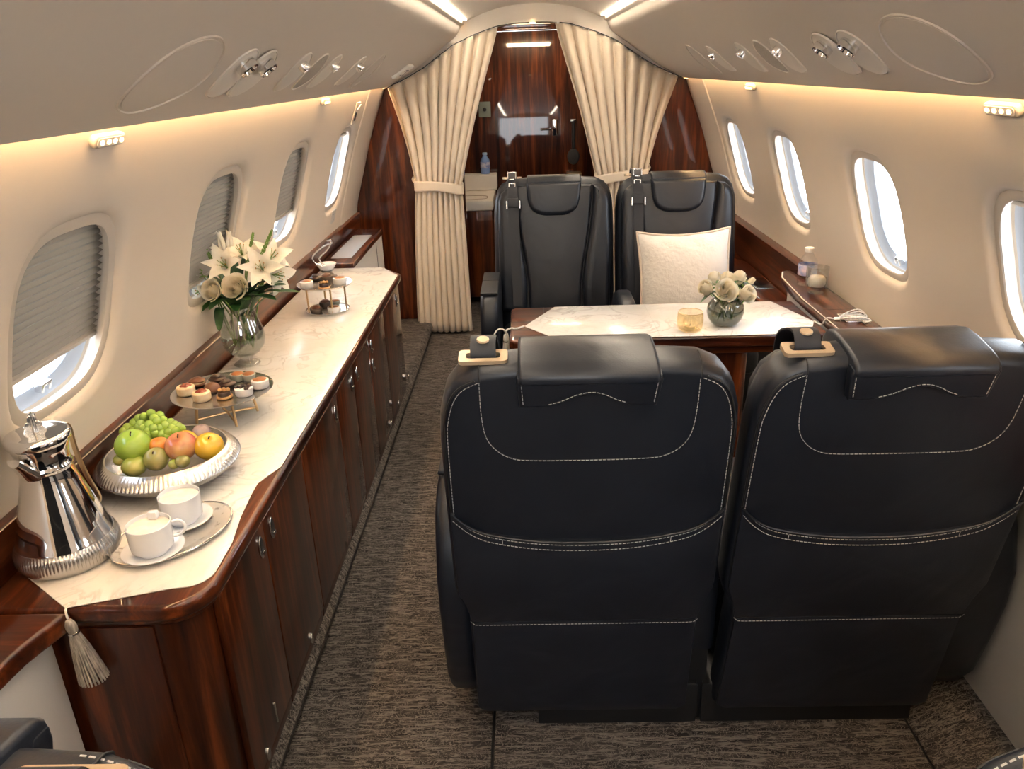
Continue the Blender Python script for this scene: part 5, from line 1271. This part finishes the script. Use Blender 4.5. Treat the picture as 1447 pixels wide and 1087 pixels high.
# amber votive
ax_, ay_ = .496, 2.606
vt = thing('votive_glass', (ax_, ay_, TZ), 'small amber glass candle holder left of the round rose vase', 'candle holder')
A0 = lambda x, y, z: (ax_+x, ay_+y, TZ+z)
part(MB().lathe([(.001, .0005), (.030, .0005), (.040, .006), (.0445, .020), (.0455, .040), (.0440, .060), (.0425, .068), (.0418, .0685), (.041, .068), (.0423, .059), (.0437, .040), (.0427, .021), (.038, .009), (.001, .005)], 48, A0), 'glass', G_AMBER, vt)
part(MB().lathe([(.0418, .0675), (.0428, .0680), (.0428, .0692), (.0418, .0695), (.0410, .069), (.0410, .0680)], 40, A0), 'gilt_rim', M_GOLD, vt)
vcn = thing('tealight', (ax_, ay_, TZ+.0056), 'pale tealight candle inside the amber holder', 'candle')
part(MB().lathe([(.001, 0), (.018, 0), (.0185, .001), (.0185, .012), (.017, .0125), (.001, .0115)], 28, P3), 'wax', plain('cream_wax', (.82, .72, .50), .5, sss=.3), vcn, local=True)
part(MB().tube([(0, 0, .011), (.0005, 0, .019)], .0009, 6), 'wick', M_BLACK, vcn, local=True)

# bottle and glass on the right ledge
LZ2 = .7728
bottle('water_bottle', (1.055, 3.08, LZ2), 'clear plastic water bottle with blue pink label on the right ledge', 'bottle', .150, .036, G_BOTTLE, plain('white_cap', (.80, .78, .76), .4), M_LBLUE)
gl = thing('drinking_glass', (1.048, 2.95, LZ2), 'short footed glass with white candle inside on the right ledge', 'glass')
part(MB().lathe([(.001, .001), (.028, .0005), (.030, .004), (.020, .012), (.020, .016), (.036, .026), (.041, .032), (.042, .105), (.0408, .105), (.0398, .034), (.034, .029), (.001, .027)], 40, P3), 'glass_body', G_CLEAR, gl, local=True)
wc = thing('candle', (1.048, 2.95, LZ2+.0285), 'round white candle inside the short glass on the right ledge', 'candle')
part(MB().lathe([(.001, 0), (.028, 0), (.033, .010), (.033, .028), (.026, .038), (.001, .041)], 28, P3), 'wax', plain('white_wax', (.82, .76, .66), .5, sss=.3), wc, local=True)
ph = MB(); ph.slab(rrect(.035, .05, .008, 4, 1.06, 2.62), .7722, .7765, P3, r=.0015)
single(ph, 'ledge_socket_plate', M_SILVER, (1.06, 2.62, .7722), 'flat silver plate on the right ledge under the white tassel', 'plate')

# ------------------------------------------------------------------ daylight
w = bpy.data.worlds.new('sky'); sc.world = w; w.use_nodes = True; nt = w.node_tree; bg = nt.nodes['Background']
tc = N(nt, 'ShaderNodeTexCoord'); sp_ = N(nt, 'ShaderNodeSeparateXYZ'); nt.links.new(tc.outputs['Generated'], sp_.inputs[0])
mr = N(nt, 'ShaderNodeMapRange'); mr.inputs['From Min'].default_value = -1; mr.inputs['From Max'].default_value = 1; nt.links.new(sp_.outputs['Z'], mr.inputs['Value'])
nt.links.new(ramp(nt, mr.outputs[0], [(.0, (.70, .71, .73)), (.47, (.80, .83, .88)), (.52, (.93, .97, 1)), (1, (.60, .78, 1))]), bg.inputs['Color'])
bg.inputs['Strength'].default_value = SKY = 5.2

# ------------------------------------------------------------------ render look
sc.view_settings.view_transform = 'Standard'; sc.view_settings.look = 'None'; sc.view_settings.gamma = 1; sc.view_settings.use_curve_mapping = False
sc.view_settings.exposure = 0.95
sc.cycles.max_bounces = 10; sc.cycles.diffuse_bounces = 5; sc.cycles.glossy_bounces = 5; sc.cycles.transmission_bounces = 8; sc.cycles.transparent_max_bounces = 24
sc.cycles.caustics_reflective = False; sc.cycles.caustics_refractive = False; sc.cycles.sample_clamp_indirect = 6
sc.cycles.use_denoising = True
